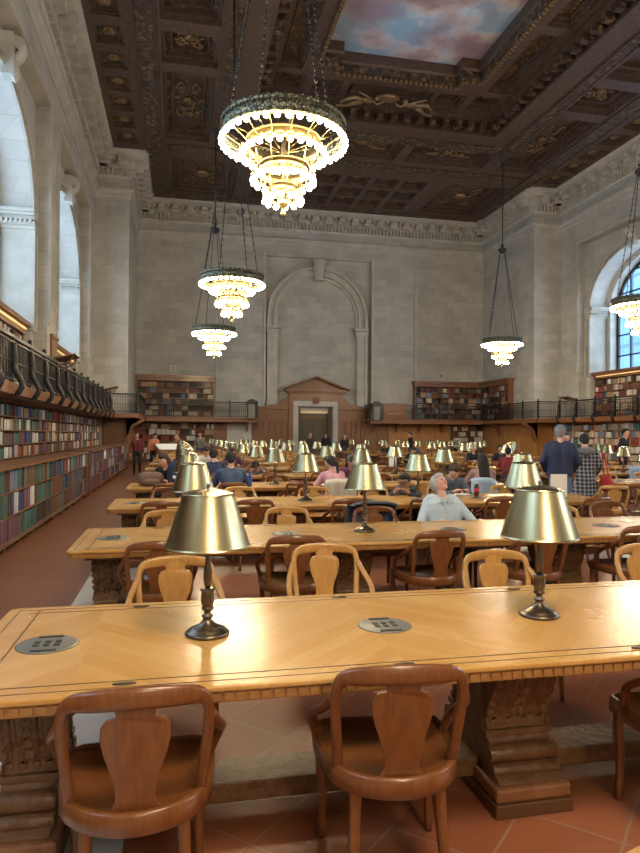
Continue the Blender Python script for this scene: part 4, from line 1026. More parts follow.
chair('brown', 7.95, 12.3, PI/2+.2, 'reddish brown wooden armchair pulled into the central aisle behind the plaid coat', gr_)
chair('honey', 7.0, 9.7, -.3, 'honey coloured wooden armchair standing alone in the central aisle', gr_)
chair('honey', .97, .86, PI+.1, 'honey coloured armchair whose top rail peeks in at the bottom edge', gl)

# ================================================================ READING LAMPS
def make_lamp():
    r = empty('reading_lamp')
    q = MB(); q.lathe([(0.001, 0), (.096, 0), (.099, .008), (.092, .016), (.084, .018), (.080, .026), (.060, .033), (.038, .046), (.022, .06), (.017, .072), (.026, .078), (.027, .084), (.015, .09), (.014, .102), (.026, .11), (.028, .118), (.02, .124), (.026, .132), (.031, .15), (.03, .175), (.026, .19), (.034, .195), (.034, .2), (.022, .206)], 28); q.build('base', M['bronze'], r)
    q = MB(); q.lathe([(.012, .206), (.016, .222), (.02, .25), (.019, .28), (.012, .32), (.0085, .36), (.008, .6), (.008, .63)], 16); q.build('stem', M['bronze'], r)
    q = MB(); q.lathe([(.186, .388), (.1885, .386), (.190, .391), (.186, .397), (.114, .617), (.118, .621), (.115, .626), (.08, .636), (.03, .644), (.012, .646), (.012, .642), (.08, .631), (.110, .616), (.183, .392)], 56, closed=True, sharp=True)
    q.build('lamp_shade', M['brass'], r)
    q = MB(); q.lathe([(.001, .668), (.008, .664), (.009, .655), (.006, .648), (.012, .643), (.012, .636), (.001, .636)], 12); q.build('finial', M['bronze'], r)
    for s in (-1, 1):
        q = MB(); q.sphere((s*.05, 0, .47), .024, 10, 0, (1, 1, 1.5)); q.build('bulb', M['lampbulb'], r)
    return r
lamp0 = make_lamp(); first = True
LX = [.135+1.628*i for i in range(4)]
for k in range(NR):
    for i, lx in enumerate(LX):
        o = lamp0 if first else copy_tree(lamp0); first = False
        dx = (-.05 if (k > 0 and i > 0) else 0); 
        if k == 0 and i == 1: dx = -.005
        if k == 0 and i > 1: dx = 0
        o.location = (lx+dx*(1+.5*i*(k > 0)), Y0+PITCH*k+DEP/2, TZ+.001); o.rotation_euler = (0, 0, (k*1.3+i*.7) % 1.2)
        set_label(o, 'brass reading lamp, %s from left on the %s left block table' % (ORD[i], ORD[k]), 'lamp', 'brass reading lamps left block')
for k in range(3, NR):
    for i, lx in enumerate(LX):
        x = X0R+.95+1.628*i
        o = copy_tree(lamp0, (x, Y0+PITCH*k+DEP/2, TZ+.001)); set_label(o, 'brass reading lamp, %s from left on right block table, %s row' % (ORD[i], ORD[k]), 'lamp', 'brass reading lamps right block')

# ================================================================ CHANDELIERS
def make_chandelier():
    r = empty('chandelier')           # origin: centre of the bulb ring plane
    tiers = [(.97, 0.0, 38), (.66, -.20, 26), (.48, -.60, 18), (.29, -.90, 12)]
    bm_ = MB(); bm_.sphere((0, 0, 0), .043, 14); bulb = bm_.mesh('bulb', M['bulb'])
    def bandm(b, R, z0, z1, t=.02, m=0): b.lathe([(R-t, z0), (R+t, z0), (R+t, z1), (R-t, z1)], 48, (0, 0, 0), m, True, True)
    q = MB(); bandm(q, .93, .07, .26, .02); q.build('pierced_band', M['gilt_green'], r)
    q = MB(); bandm(q, .95, .25, .30, .035); bandm(q, .96, .05, .08, .04)
    for i in range(48):
        a = 2*PI*i/48; q.sphere((.955*math.cos(a), .955*math.sin(a), .31), .025, 6)
    q.build('crown_ring', M['gilt_green'], r)
    for t, (R, z, n) in enumerate(tiers):
        q = MB(); bandm(q, R-.03, z+.04, z+.07, .02)
        if t: bandm(q, R-.12, z+.09, z+.24, .015); bandm(q, R-.1, z+.23, z+.26, .03)
        for i in range(n):
            a = 2*PI*i/n; q.lathe([(.03, 0), (.04, .03), (.03, .05), (.02, .08)], 8, (R*math.cos(a), R*math.sin(a), z+.035))
        q.build('tier_ring', M['gilt'], r)
        for i in range(n):
            a = 2*PI*(i+.5*(t % 2))/n; o = bpy.data.objects.new('bulb', bulb); COL.objects.link(o); o.parent = r; o.location = (R*math.cos(a), R*math.sin(a), z)
    q = MB()
    for (Ra, za), (Rb, zb), n in (((.9, .06), (.62, -.12), 16), ((.56, -.12), (.45, -.52), 12), ((.38, -.52), (.27, -.84), 8), ((.9, .28), (.1, -.1), 8)):
        for i in range(n):
            a = 2*PI*i/n; q.tube([(Ra*math.cos(a), Ra*math.sin(a), za), (Rb*math.cos(a), Rb*math.sin(a), zb)], .009, 5)
    q.lathe([(.001, -1.16), (.03, -1.14), (.05, -1.10), (.03, -1.05), (.045, -1.0), (.09, -.96), (.1, -.9), (.04, -.84), (.03, -.5), (.06, -.3), (.03, 0), (.03, .1), (.001, .1)], 14)
    q.build('central_stem', M['gilt'], r)
    for i in range(4):
        q = MB(); a = 2*PI*i/4+.4; x, y = .93*math.cos(a), .93*math.sin(a)
        A = Vector((x, y, .3)); B = Vector((x*.16, y*.16, 4.75)); n = 46
        for j in range(n):
            p0 = A.lerp(B, j/n); p1 = A.lerp(B, (j+.82)/n); mid = (p0+p1)/2
            q.tube([p0, p1], .022 if j % 2 else .013, 5)
        q.build('hanging_chain', M['iron'], r)
    q = MB(); q.lathe([(.001, 4.6), (.08, 4.65), (.16, 4.72), (.22, 4.8), (.2, 4.86), (.07, 4.9), (.05, 5.0), (.10, 5.05), (.04, 5.1), (.001, 5.1)], 14); q.tube([(0, 0, 5.0), (0, 0, 9.6)], .03, 8); q.lathe([(.001, 9.2), (.05, 9.2), (.2, 9.42), (.2, 9.5), (.001, 9.5)], 14); q.build('ceiling_rod', M['iron'], r)
    return r
ch0 = make_chandelier(); CZ = 6.2
spots = [(1.58, 10.2, 'largest tiered chandelier hanging over the front left tables'), (1.58, 20.3, 'tiered chandelier second along the left line, above the reading tables'), (1.58, 30.5, 'small looking tiered chandelier farthest along the left line'),
         (15.9, 30.5, 'tiered chandelier on a thin rod before the right corner of the end wall'), (15.9, 20.3, 'tiered chandelier cut by the right edge, in front of the arched window')]
extra = []
for i, (x, y, lab) in enumerate(spots+extra):
    o = ch0 if i == 0 else copy_tree(ch0)
    o.location = (x, y, CZ); set_label(o, lab, 'chandelier', 'tiered bulb chandeliers')
# ================================================================ PEOPLE
def V3(*a): return Vector(a)
def capsule(b, p0, p1, r0, r1, n=10):
    p0, p1 = Vector(p0), Vector(p1); d = p1-p0; L = max(d.length, 1e-5); d = d/L
    a = d.orthogonal().normalized(); c = d.cross(a)
    rings = []
    for i in range(4):
        t = PI/2*(1-i/3) if i < 3 else 0
        rings.append((p0-d*r0*math.sin(t), max(r0*math.cos(t), 1e-4)))
    for i in range(4):
        t = PI/2*i/3
        rings.append((p1+d*r1*math.sin(t), max(r1*math.cos(t), 1e-4)))
    vs = []
    for q, r in rings:
        for k in range(n): an = 2*PI*k/n; vs.append(q+(a*math.cos(an)+c*math.sin(an))*r)
    fs = [(j*n+i, j*n+(i+1) % n, (j+1)*n+(i+1) % n, (j+1)*n+i) for j in range(len(rings)-1) for i in range(n)]
    fs += [tuple(range(n))[::-1], tuple((len(rings)-1)*n+i for i in range(n))]
    b.add(vs, fs, 0, True)
def blob(caps, name, mats, parent, voxel, smooth=3):
    """caps: (p0, p1, r0, r1, mat) ; p1 None -> ellipsoid (centre, None, (rx,ry,rz), rot, mat)"""
    b = MB()
    for c in caps:
        if c[1] is None:
            k = MB(); k.sphere((0, 0, 0), 1, 14); R = c[3]
            b.add([Vector(c[0])+R @ Vector((v[0]*c[2][0], v[1]*c[2][1], v[2]*c[2][2])) for v in k.v], k.f, 0, True)
        else: capsule(b, *c[:4])
    me = b.mesh(name, mats); o = bpy.data.objects.new(name, me); COL.objects.link(o)
    m = o.modifiers.new('r', 'REMESH'); m.mode = 'VOXEL'; m.voxel_size = voxel; m.use_smooth_shade = True
    s = o.modifiers.new('s', 'SMOOTH'); s.factor = .5; s.iterations = smooth
    dg = bpy.context.evaluated_depsgraph_get(); dg.update()
    nm = bpy.data.meshes.new_from_object(o.evaluated_get(dg)); o.modifiers.clear(); o.data = nm
    nm.materials.clear()
    for q in mats: nm.materials.append(q)
    if len(mats) > 1:
        idx = []
        for p in nm.polygons:
            c0 = p.center; best = 1e9; bi = 0
            for c in caps:
                if c[1] is None:
                    lv = c[3].inverted() @ (c0-Vector(c[0])); d = (Vector((lv.x/c[2][0], lv.y/c[2][1], lv.z/c[2][2])).length-1)*min(c[2])
                else:
                    a = Vector(c[0]); e = Vector(c[1])-a; L2 = max(e.length_squared, 1e-8); t = max(0, min(1, (c0-a).dot(e)/L2))
                    d = (c0-a-e*t).length-(c[2]+(c[3]-c[2])*t)
                if d < best: best = d; bi = c[4]
            idx.append(bi)
        nm.polygons.foreach_set('material_index', idx)
    nm.polygons.foreach_set('use_smooth', [True]*len(nm.polygons))
    if parent: o.parent = parent
    return o
_mc = {}
def cm(name, c, rough=.8):
    if name not in _mc: _mc[name] = mat(name, c, rough)
    return _mc[name]
SKIN = {'light': (.56, .32, .23), 'tan': (.40, .22, .14), 'pink': (.62, .34, .26)}
def person(label, loc, rz, pose='sit', lean=.1, bend=0, look=(0, 0), skin='light', top=('charcoal knit', (.05, .05, .06)), legs=('dark denim', (.04, .05, .09)), hair=('dark brown hair', (.03, .018, .012)), hairstyle='short',
           hands=None, elbows=None, detail=0, scale=1., bulk=1., glasses=False, sleeve=True, hat=None, group=None, coat=False):
    """local frame: facing +Y, origin on the floor under the hips. look = (pitch down, turn)"""
    r = empty('person', loc, rz, label, 'person', group); r.scale = (scale,)*3
    sk, tp, lg, sh = 0, 1, 2, 3
    mats = [cm('skin_'+skin, SKIN[skin], .5), cm(*top), cm(*legs), cm('dark shoes', (.02, .02, .02), .5)]
    vox = (.017, .012, .0075)[detail]
    C = []
    if pose == 'sit':
        hip = V3(0, -.02, .52); kn = [V3(s*.13, .40, .53) for s in (-1, 1)]; an = [V3(s*.13, .40, .10) for s in (-1, 1)]
    else:
        hip = V3(0, 0, .92); kn = [V3(s*.10, .03, .50) for s in (-1, 1)]; an = [V3(s*.11, -.02+.05*s, .09) for s in (-1, 1)]
    ax = V3(0, math.sin(lean), math.cos(lean))
    waist = hip+ax*.16; b2 = lean+bend; ax2 = V3(0, math.sin(b2), math.cos(b2)); chest = waist+ax2*.20; base = chest+ax2*.17
    neck = base+V3(0, math.sin(b2*.7)*.06, math.cos(b2*.7)*.06)
    for s in (0, 1):
        sx = -1 if s == 0 else 1
        C += [(hip+V3(sx*.085, 0, -.01), kn[s], .088, .06, lg), (kn[s], an[s], .058, .04, lg), (an[s]+V3(0, 0, -.04), an[s]+V3(sx*.02, .15, -.055), .042, .035, sh)]
    C.append((hip+V3(-.06, 0, .02), hip+V3(.06, 0, .02), .12, .12, lg if not coat else tp))
    for x in (-.055*bulk, .055*bulk):
        C.append((hip+V3(x, 0, .07), waist+V3(x, 0, .05), .112*bulk, .108*bulk, tp)); C.append((waist+V3(x, 0, .03), chest+V3(x*1.3, 0, .02), .108*bulk, .118*bulk, tp)); C.append((chest+V3(x*1.4, 0, 0), base+V3(x*1.6, -.01, -.06), .118*bulk, .08*bulk, tp))
    if coat: C += [(hip+V3(sx*.05, 0, .05), hip+V3(sx*.1, 0, -.38), .12, .16, tp) for sx in (-1, 1)]+[(hip+V3(0, -.03, .05), hip+V3(0, -.03, -.38), .13, .17, tp)]
    shd = [base+V3(s*.175, -.005, -.055) for s in (-1, 1)]
    C.append((shd[0], shd[1], .066, .066, tp)); C.append((base+V3(0, 0, -.02), neck, .062, .052, sk)); C.append((base+V3(-.05, -.01, -.03), base+V3(.05, -.01, -.03), .06, .06, tp))
    if hands is None:
        hands = [V3(-.16, .42, .80), V3(.14, .45, .80)] if pose == 'sit' else [V3(-.24, .08, .86), V3(.24, .08, .86)]
    for s in (0, 1):
        h = Vector(hands[s]); S0 = shd[s]; sx = -1 if s == 0 else 1
        if elbows: e = Vector(elbows[s])
        else:
            mid = (S0+h)/2; d = (h-S0).length; L = .56; off = math.sqrt(max(0.0, (L/2)**2-(d/2)**2)); dirn = (V3(sx*.7, -.25, -.8) if pose == 'sit' else V3(sx*.25, -1, -.1)).normalized()
            e = mid+dirn*off
        fo = (h-e).normalized()
        C += [(S0, e, .064, .052, tp), (e, h-fo*.05, .052, .038, tp if sleeve else sk), (h-fo*.05, h-fo*.01, .026, .028, sk)]
        # palm and fingers
        sd = fo.cross(V3(0, 0, 1)).normalized()
        if detail:
            palm = h+fo*.04; C.append((h, palm, .026, .03, sk))
            for q in range(4):
                o_ = sd*((q-1.5)*.019); kx = palm+fo*.025+o_; ln = (.06, .072, .068, .052)[q]
                C += [(palm+o_*.8, kx, .0115, .0105, sk), (kx, kx+fo*ln*.5+V3(0, 0, -.008), .0105, .0095, sk), (kx+fo*ln*.5+V3(0, 0, -.008), kx+fo*ln*.85+V3(0, 0, -.03), .0095, .0085, sk)]
            C += [(h+fo*.01-sd*sx*.02, h+fo*.05-sd*sx*.05, .013, .011, sk), (h+fo*.05-sd*sx*.05, h+fo*.08-sd*sx*.052, .011, .009, sk)]
        else: C.append((h, h+fo*.10, .03, .02, sk))
    # head
    pd, tn = look; Rh = Matrix.Rotation(-tn, 3, 'Z') @ Matrix.Rotation(-pd, 3, 'X')
    hc = neck+Rh @ V3(0, .025, .108)
    def H(x, y, z): return hc+Rh @ V3(x, y, z)
    C += [(hc, None, (.079, .098, .108), Rh, sk), (H(0, .03, -.045), H(0, .045, -.07), .052, .040, sk), (neck+V3(0, 0, -.01), H(0, -.02, -.04), .052, .055, sk)]
    if detail or True:
        C += [(H(0, .088, .012), H(0, .108, -.022), .009, .014, sk), (H(-.03, .082, .028), H(.03, .082, .028), .014, .014, sk), (H(-.018, .083, -.055), H(.018, .083, -.055), .009, .009, sk), (H(0, .075, -.088), H(0, .07, -.09), .02, .02, sk)]
        for s in (-1, 1): C += [(H(s*.074, -.005, .02), H(s*.076, -.008, -.02), .013, .009, sk), (H(s*.035, .068, -.02), H(s*.04, .06, -.03), .022, .02, sk)]
    body = blob(C, 'body', mats, r, vox, 3 if detail else 2)
    if detail:
        e_ = MB()
        for s in (-1, 1): e_.sphere(tuple(H(s*.031, .088, .010)), .0095, 8)
        e_.build('eyes', cm('eye', (.06, .04, .03), .3), r)
        e_ = MB(); e_.tube([tuple(H(-.022, .096, -.050)), tuple(H(0, .100, -.048)), tuple(H(.022, .096, -.050))], .004, 6); e_.build('lips', cm('lips', (.40, .14, .12), .5), r)
    # hair
    HR = []
    hm = cm(*hair)
    if hairstyle != 'bald':
        HR += [(H(0, -.024, .024), None, (.089, .096, .104), Rh, 0), (H(0, .03, .082), None, (.070, .066, .042), Rh, 0), (H(0, -.06, -.03), None, (.066, .045, .065), Rh, 0)]
        if hairstyle == 'short':
            for s in (-1, 1): HR.append((H(s*.062, -.0, .045), H(s*.07, -.02, .0), .02, .02, 0))
        if hairstyle == 'quiff': HR += [(H(-.04, .06, .10), H(.04, .065, .105), .032, .034, 0), (H(-.04, .03, .11), H(.04, .03, .11), .03, .03, 0)]
        if hairstyle == 'full': HR += [(H(0, -.05, .0), None, (.088, .075, .088), Rh, 0)]+[(H(s*.07, -.01, .03), H(s*.074, -.02, -.03), .024, .02, 0) for s in (-1, 1)]
        if hairstyle in ('long', 'bob'):
            ln = .26 if hairstyle == 'long' else .14
            bk = H(0, -.07, -.02); dn = V3(0, -.06, -ln)
            for x in (-.05, 0, .05): HR.append((bk+V3(x, 0, 0), bk+dn+V3(x*1.3, 0, 0), .045, .035, 0))
            for s in (-1, 1): HR.append((H(s*.07, -.02, .02), H(s*.07, -.03, -.03)+V3(s*.01, -.02, -ln*.6), .026, .022, 0))
        if hairstyle == 'bun': HR.append((H(0, -.13, .04), None, (.045, .045, .045), Rh, 0))
        if hairstyle == 'pony': HR += [(H(0, -.10, .03), H(0, -.14, -.03), .03, .035, 0), (H(0, -.14, -.03), H(0, -.13, -.22), .035, .02, 0)]
        # keep the face clear: trim by placing hair behind the brow only
        blob(HR, 'hair', [hm], r, .011 if detail else .015, 2)
    if hat:
        q = MB(); k = MB(); k.sphere((0, 0, 0), 1, 16)
        q.add([H(v[0]*.094, -.008+v[1]*.106, .045+max(v[2], -.25)*.082) for v in k.v], k.f, 0, True)
        if hat[0] == 'cap': q.add([H(*p) for p in ((-.06, .08, .05), (.06, .08, .05), (.05, .16, .035), (-.05, .16, .035), (-.06, .08, .058), (.06, .08, .058), (.05, .16, .043), (-.05, .16, .043))], [(0,3,2,1),(4,5,6,7),(0,1,5,4),(1,2,6,5),(2,3,7,6),(3,0,4,7)], 0)
        q.build('hat', cm('hat_'+hat[1], hat[2]), r)
    if glasses:
        q = MB()
        for s in (-1, 1):
            P = [tuple(H(s*.032+.022*math.cos(2*PI*i/12), .103, .010+.017*math.sin(2*PI*i/12))) for i in range(12)]; q.tube(P, .003, 5, 0, True)
            q.tube([tuple(H(s*.055, .10, .015)), tuple(H(s*.078, .0, .015))], .003, 5)
        q.tube([tuple(H(-.01, .105, .013)), tuple(H(.01, .105, .013))], .003, 5); q.build('glasses', M['black'], r)
    r['neck'] = 0.0; del r['neck']
    return r, body
def front(k): return Y0+PITCH*k
def far(k): return Y0+PITCH*k+DEP
NAVY = ('navy wool', (.02, .03, .075)); DBLUE = ('slate blue knit', (.035, .06, .12)); BLK = ('black cloth', (.012, .012, .014))
# the older man leaning back at the second table
p, bd_ = person('grey haired older man in pale blue shirt leaning back and gazing upward at second table', (2.88, 6.82, 0), PI-.05, lean=-.26, bend=.10, look=(-.55, -.5), bulk=1.34, scale=.92, skin='pink', top=('pale blue shirt', (.46, .56, .62)), legs=('grey slacks', (.05, .05, .055)),
       hair=('white grey hair', (.42, .41, .38)), hairstyle='full', hands=[V3(-.30, .32, .80), V3(.16, .26, .79)], elbows=[V3(-.36, .08, .72), V3(.34, .06, .70)], detail=2)
q = MB()
for s in (-1, 1): q.prism([(0, 0), (s*.075, -.01), (s*.085, -.055), (s*.025, -.075)], 'y', 0, .012)
q.v = [(v[0], v[1]+.055, v[2]+1.06) for v in q.v]
cl = q.build('shirt_collar', cm('pale blue shirt', (.46, .56, .62)), p)
q = MB()
for i in range(5): q.sphere((0, .103-.004*i, .98-.07*i), .007, 6)
q.build('buttons', M['white'], p)
person('man in glasses and dark hooded sweatshirt bent over the third table', (3.5, far(2)+.34, 0), PI-.45, lean=.5, bend=.6, look=(.3, .25), bulk=1.1, skin='tan', top=('charcoal hoodie', (.035, .04, .05)), hair=('black brown hair', (.02, .014, .01)), hairstyle='short', hands=[V3(-.05, .62, .82), V3(.13, .62, .82)], detail=1, glasses=True)
person('young man with swept back hair in denim jacket reading with head down at third table', (4.08, far(2)+.30, 0), PI+.1, lean=.22, bend=.32, look=(.75, .1), skin='light', top=('grey denim', (.09, .12, .17)), hair=('brown hair', (.05, .03, .018)), hairstyle='quiff', hands=[V3(-.12, .48, .82), V3(.10, .50, .82)], detail=1)
person('woman with long dark hair in light blue top seated with her back to us', (5.32, front(3)-.12, 0), -.15, lean=.05, skin='light', top=('dusty pink blouse', (.36, .22, .20)), hair=('long dark hair', (.022, .014, .012)), hairstyle='long', detail=0)
person('woman in pink sweater with dark ponytail seated at the fourth table', (2.66, front(3)-.08, 0), .25, lean=.25, bend=.2, look=(.2, -.5), top=('pink sweater', (.48, .25, .30)), hair=('dark hair', (.02, .016, .016)), hairstyle='pony', detail=0)
person('reader in purple top and dark knitted cap facing us at the fourth table', (3.25, far(3)+.25, 0), PI, lean=.25, bend=.2, look=(.5, 0), top=('purple jersey', (.09, .02, .08)), hat=('beanie', 'grey', (.08, .08, .09)), hairstyle='bob')
person('broad shouldered man in slate blue sweater seen from behind at fourth table', (.88, front(3)-.10, 0), .05, lean=.25, bend=.15, look=(.3, 0), top=DBLUE, hair=('black hair', (.012, .01, .01)), detail=0, scale=1.05)
person('man in dark blue jumper beyond the slate blue sweater, seen from behind', (.73, front(4)-.12, 0), 0, lean=.2, bend=.2, look=(.3, 0), top=NAVY, hair=('black hair', (.012, .01, .01)), scale=1.03)
person('person in white shirt bowing over books at the sixth left table', (.75, far(5)+.25, 0), PI, lean=.3, bend=.3, look=(.7, 0), top=('white shirt', (.68, .70, .72)), hair=('dark brown hair', (.03, .018, .012)), scale=1.08)
person('dark haired girl in black vest near the left ends of the tables', (-.12, far(3)+.35, 0), PI-.6, lean=.2, bend=.2, look=(.4, 0), top=BLK, hairstyle='bob', sleeve=False)
person('person with head down on folded arms in dark jacket at fifth table', (1.9, far(4)+.2, 0), PI-.3, lean=.5, bend=.6, look=(.9, .3), top=('blue grey jacket', (.06, .07, .10)))
person('reader in plum top behind the pink sweater', (1.45, far(5)+.2, 0), PI, lean=.2, bend=.1, look=(.5, 0), top=('plum top', (.12, .05, .10)), hairstyle='bob')
# standing pair in the central aisle
man, mb_ = person('tall man in navy jacket, jeans and cap standing with his back to us', (6.22, 9.9, 0), -.45, 'stand', lean=.02, look=(.1, .2), skin='light', top=NAVY, legs=('blue jeans', (.10, .17, .30)), hairstyle='short', hair=('grey hair', (.2, .2, .2)), hat=('cap', 'denim', (.10, .13, .19)), hands=[V3(-.20, .20, .98), V3(.20, .20, .98)], elbows=[V3(-.27, -.03, 1.16), V3(.27, -.03, 1.16)], detail=1, scale=1.06, bulk=1.2)
PLAID = mat('black and white plaid', (.1, .1, .12), .85); g = G(PLAID); pz = g.xyz(g.obj())
sx_ = g.math('GREATER_THAN', g.math('SINE', g.math('MULTIPLY', pz[0], 95.0)), .45); sz_ = g.math('GREATER_THAN', g.math('SINE', g.math('MULTIPLY', pz[2], 95.0)), .45)
g.col(g.mix(g.math('MULTIPLY', g.math('ADD', sx_, sz_), .5), (.018, .02, .03), (.36, .38, .44)))
_mc['plaid coat'] = PLAID
wom, wb_ = person('woman in black and white plaid coat standing in the aisle beside the capped man', (6.92, 10.25, 0), -.35, 'stand', lean=.04, look=(.35, 0), top=('plaid coat', (0, 0, 0)), legs=('black leggings', (.015, .015, .018)), hairstyle='short', hair=('black hair', (.012, .01, .01)), coat=True, detail=1, scale=.98, hands=[V3(-.22, .25, 1.0), V3(.24, .22, .98)])
q = MB(); 
for s in (-1, 1): q.sphere((s*.07, -.06, 1.43), .085, 10, 0, (1.2, .8, .7))
q.sphere((0, -.10, 1.42), .1, 12, 0, (1.3, .7, .8)); q.build('hood', cm('grey fleece', (.16, .17, .18)), wom)
bag = empty('shoulder_bag', (7.25, 10.13, .86), -.35, 'red shoulder bag hanging at the side of the plaid coat', 'bag')
q = MB(); q.sphere((0, 0, 0), 1, 16, 0, (.10, .17, .17)); q.v = [(v[0], v[1], v[2]*(1 if v[2] < 0 else .8)) for v in q.v]; q.build('pouch', M['red'], bag)
q = MB(); q.tube(spline([(0, -.13, .1), (-.04, -.08, .38), (-.07, 0, .52), (-.04, .08, .38), (0, .13, .1)], 5), .012, 6); q.build('strap', M['red'], bag)
person('dark clothed man standing before the bright bookcases on the right', (13.9, 18.6, 0), PI+.5, 'stand', top=BLK, legs=('black trousers', (.012, .012, .014)), hairstyle='short', hair=('black hair', (.012, .01, .01)), scale=1.10, group=None)
person('person in tan coat standing between the navy jacket and the plaid coat', (9.7, 15.2, 0), PI-.3, 'stand', top=('tan coat', (.34, .25, .17)), hairstyle='bob', scale=1.0)
person('seated person in dark blue cardigan at the right edge by two lamps', (11.9, 17.2, 0), PI/2, 'sit', lean=.2, top=('ink blue cardigan', (.03, .04, .11)), hairstyle='bob')
person('reader in blue and white at the right block, beyond the red bag', (9.0, 14.1, 0), 0, lean=.25, top=('pale denim', (.20, .30, .45)), hairstyle='short')
person('reader in red coat at the right block beyond the long haired woman', (8.9, front(5)-.1, 0), -.5, lean=.1, top=('dark red coat', (.22, .02, .03)), hairstyle='short', hair=('dark hair', (.02, .016, .016)))
person('white haired reader seated beyond the red coat', (9.9, far(6)+.2, 0), PI, lean=.2, top=BLK, hairstyle='full', hair=('white grey hair', (.42, .41, .38)))
person('reader resting chin on hand beside the white haired reader', (10.9, far(6)+.2, 0), PI, lean=.2, top=('dark jumper', (.02, .02, .03)), hands=[V3(-.1, .45, .8), V3(.06, .22, 1.05)])
person('bent reader in black far behind the young man in denim', (8.7, far(7)+.2, 0), PI, lean=.4, bend=.3, look=(.6, 0), top=BLK)
person('seated man in dark shirt at far table below the right balcony end', (9.6, far(9)+.2, 0), PI, lean=.15, top=BLK, skin='tan')
person('seated man in grey shirt next to the man in dark shirt at far table', (11.0, far(9)+.2, 0), PI, lean=.15, top=('grey shirt', (.10, .10, .12)))
person('standing person in black behind the far right tables', (12.6, 34.6, 0), PI/2, 'stand', top=BLK, legs=('black trousers', (.012, .012, .014)), hairstyle='short', scale=1.05)
# by the doorway and the far left
person('fair haired person in dark coat just inside the stone doorway', (7.7, 38.6, 0), PI, 'stand', top=('brown coat', (.06, .035, .03)), hair=('blonde hair', (.45, .33, .18)), hairstyle='bob')
person('dark haired person in black standing at the middle of the doorway', (8.75, 38.9, 0), PI-.5, 'stand', top=BLK, skin='pink')
person('person with wide pale headband at the right side of the doorway', (9.6, 37.8, 0), PI, 'stand', top=BLK, hat=('beanie', 'pale', (.4, .4, .42)), hairstyle='bob', scale=.95)
mar, _ = person('man in maroon jacket and black trousers standing by the far left bookcase', (-1.55, 26.6, 0), PI, 'stand', top=('maroon jacket', (.14, .025, .03)), legs=('black trousers', (.012, .012, .014)), hairstyle='short', scale=.98)
person('person in orange shirt standing left, next to the maroon jacket', (-.98, 28.0, 0), PI+.5, 'stand', top=('orange shirt', (.58, .22, .12)), legs=('black trousers', (.012, .012, .014)), hairstyle='short', look=(.4, 0), scale=.97)
person('person in khaki top leaning over a desk at the far left', (.1, 29.4, 0), PI-.4, 'stand', lean=.4, bend=.4, look=(.3, 0), top=('khaki top', (.22, .18, .12)), hairstyle='bob', hair=('fair hair', (.35, .26, .16)))
person('person in grey green shirt standing behind the khaki top', (1.0, 31.6, 0), PI, 'stand', lean=.1, top=('grey green shirt', (.12, .13, .10)), hairstyle='short')

# ================================================================ THINGS LEFT ON TABLES AND CHAIRS
def drape(name, label, cat, loc, rz, w, h, d, m, seed, parent=None):
    """a coat hanging over a chair back: folded sheet with thickness"""
    q = MB(); rr_ = random.Random(seed); nx, nz = 16, 14; ph = [rr_.uniform(0, 6) for _ in range(4)]
    def P(i, j, off):
        u = i/nx-.5; v = j/nz; x = u*w*(1-.12*v)
        if v < .5: s = v/.5; y = -d-.02*math.sin(ph[0]+u*14)*(1-s); z = -h*(1-s)+.0; 
        else: s = (v-.5)/.5; y = -d+2*d*s; z = .02*math.sin(s*PI)
        f = .022*math.sin(ph[1]+u*22+v*3)*(1-.6*v)+.012*math.sin(ph[2]+u*41)
        sag = .035*(abs(u)*2)**3
        return (x, y-f-off, z-sag-off*.3)
    for off in (0, .03): pass
    A = [P(i, j, .02) for j in range(nz+1) for i in range(nx+1)]; B = [P(i, j, -.02) for j in range(nz+1) for i in range(nx+1)]
    n = len(A); W_ = nx+1; fs = []
    for j in range(nz):
        for i in range(nx): a = j*W_+i; fs += [(a, a+1, a+W_+1, a+W_), (n+a, n+a+W_, n+a+W_+1, n+a+1)]
    for i in range(nx): fs += [(i, n+i, n+i+1, i+1), (nz*W_+i, nz*W_+i+1, n+nz*W_+i+1, n+nz*W_+i)]
    for j in range(nz): a = j*W_; fs += [(a, a+W_, n+a+W_, n+a), (a+nx, n+a+nx, n+a+W_+nx, a+W_+nx)]
    q.add(A+B, fs, 0, True); o = q.build(name, m); o.location = loc; o.rotation_euler = (0, 0, rz); tag(o, label, cat); return o
drape('jacket', 'dark navy jacket draped over a chair back at the second table', 'jacket', (2.14, 7.10, .885), PI, .62, .40, .06, cm('navy nylon', (.03, .04, .07), .5), 1)
drape('coat', 'cream coat hung over the chair behind the pink sweater', 'coat', (2.62, front(3)-.44, .90), 0, .55, .45, .06, cm('cream wool', (.50, .46, .38)), 2)
drape('coat', 'pale blue coat hung on the chair of the long haired woman', 'coat', (5.15, front(3)-.46, .90), 0, .5, .4, .06, cm('pale blue wool', (.36, .48, .62)), 3)
drape('coat', 'light blue coat over a chair in the right block by the lamps', 'coat', (10.6, 13.7, .92), .2, .6, .35, .07, cm('sky blue cloth', (.25, .38, .55)), 4)
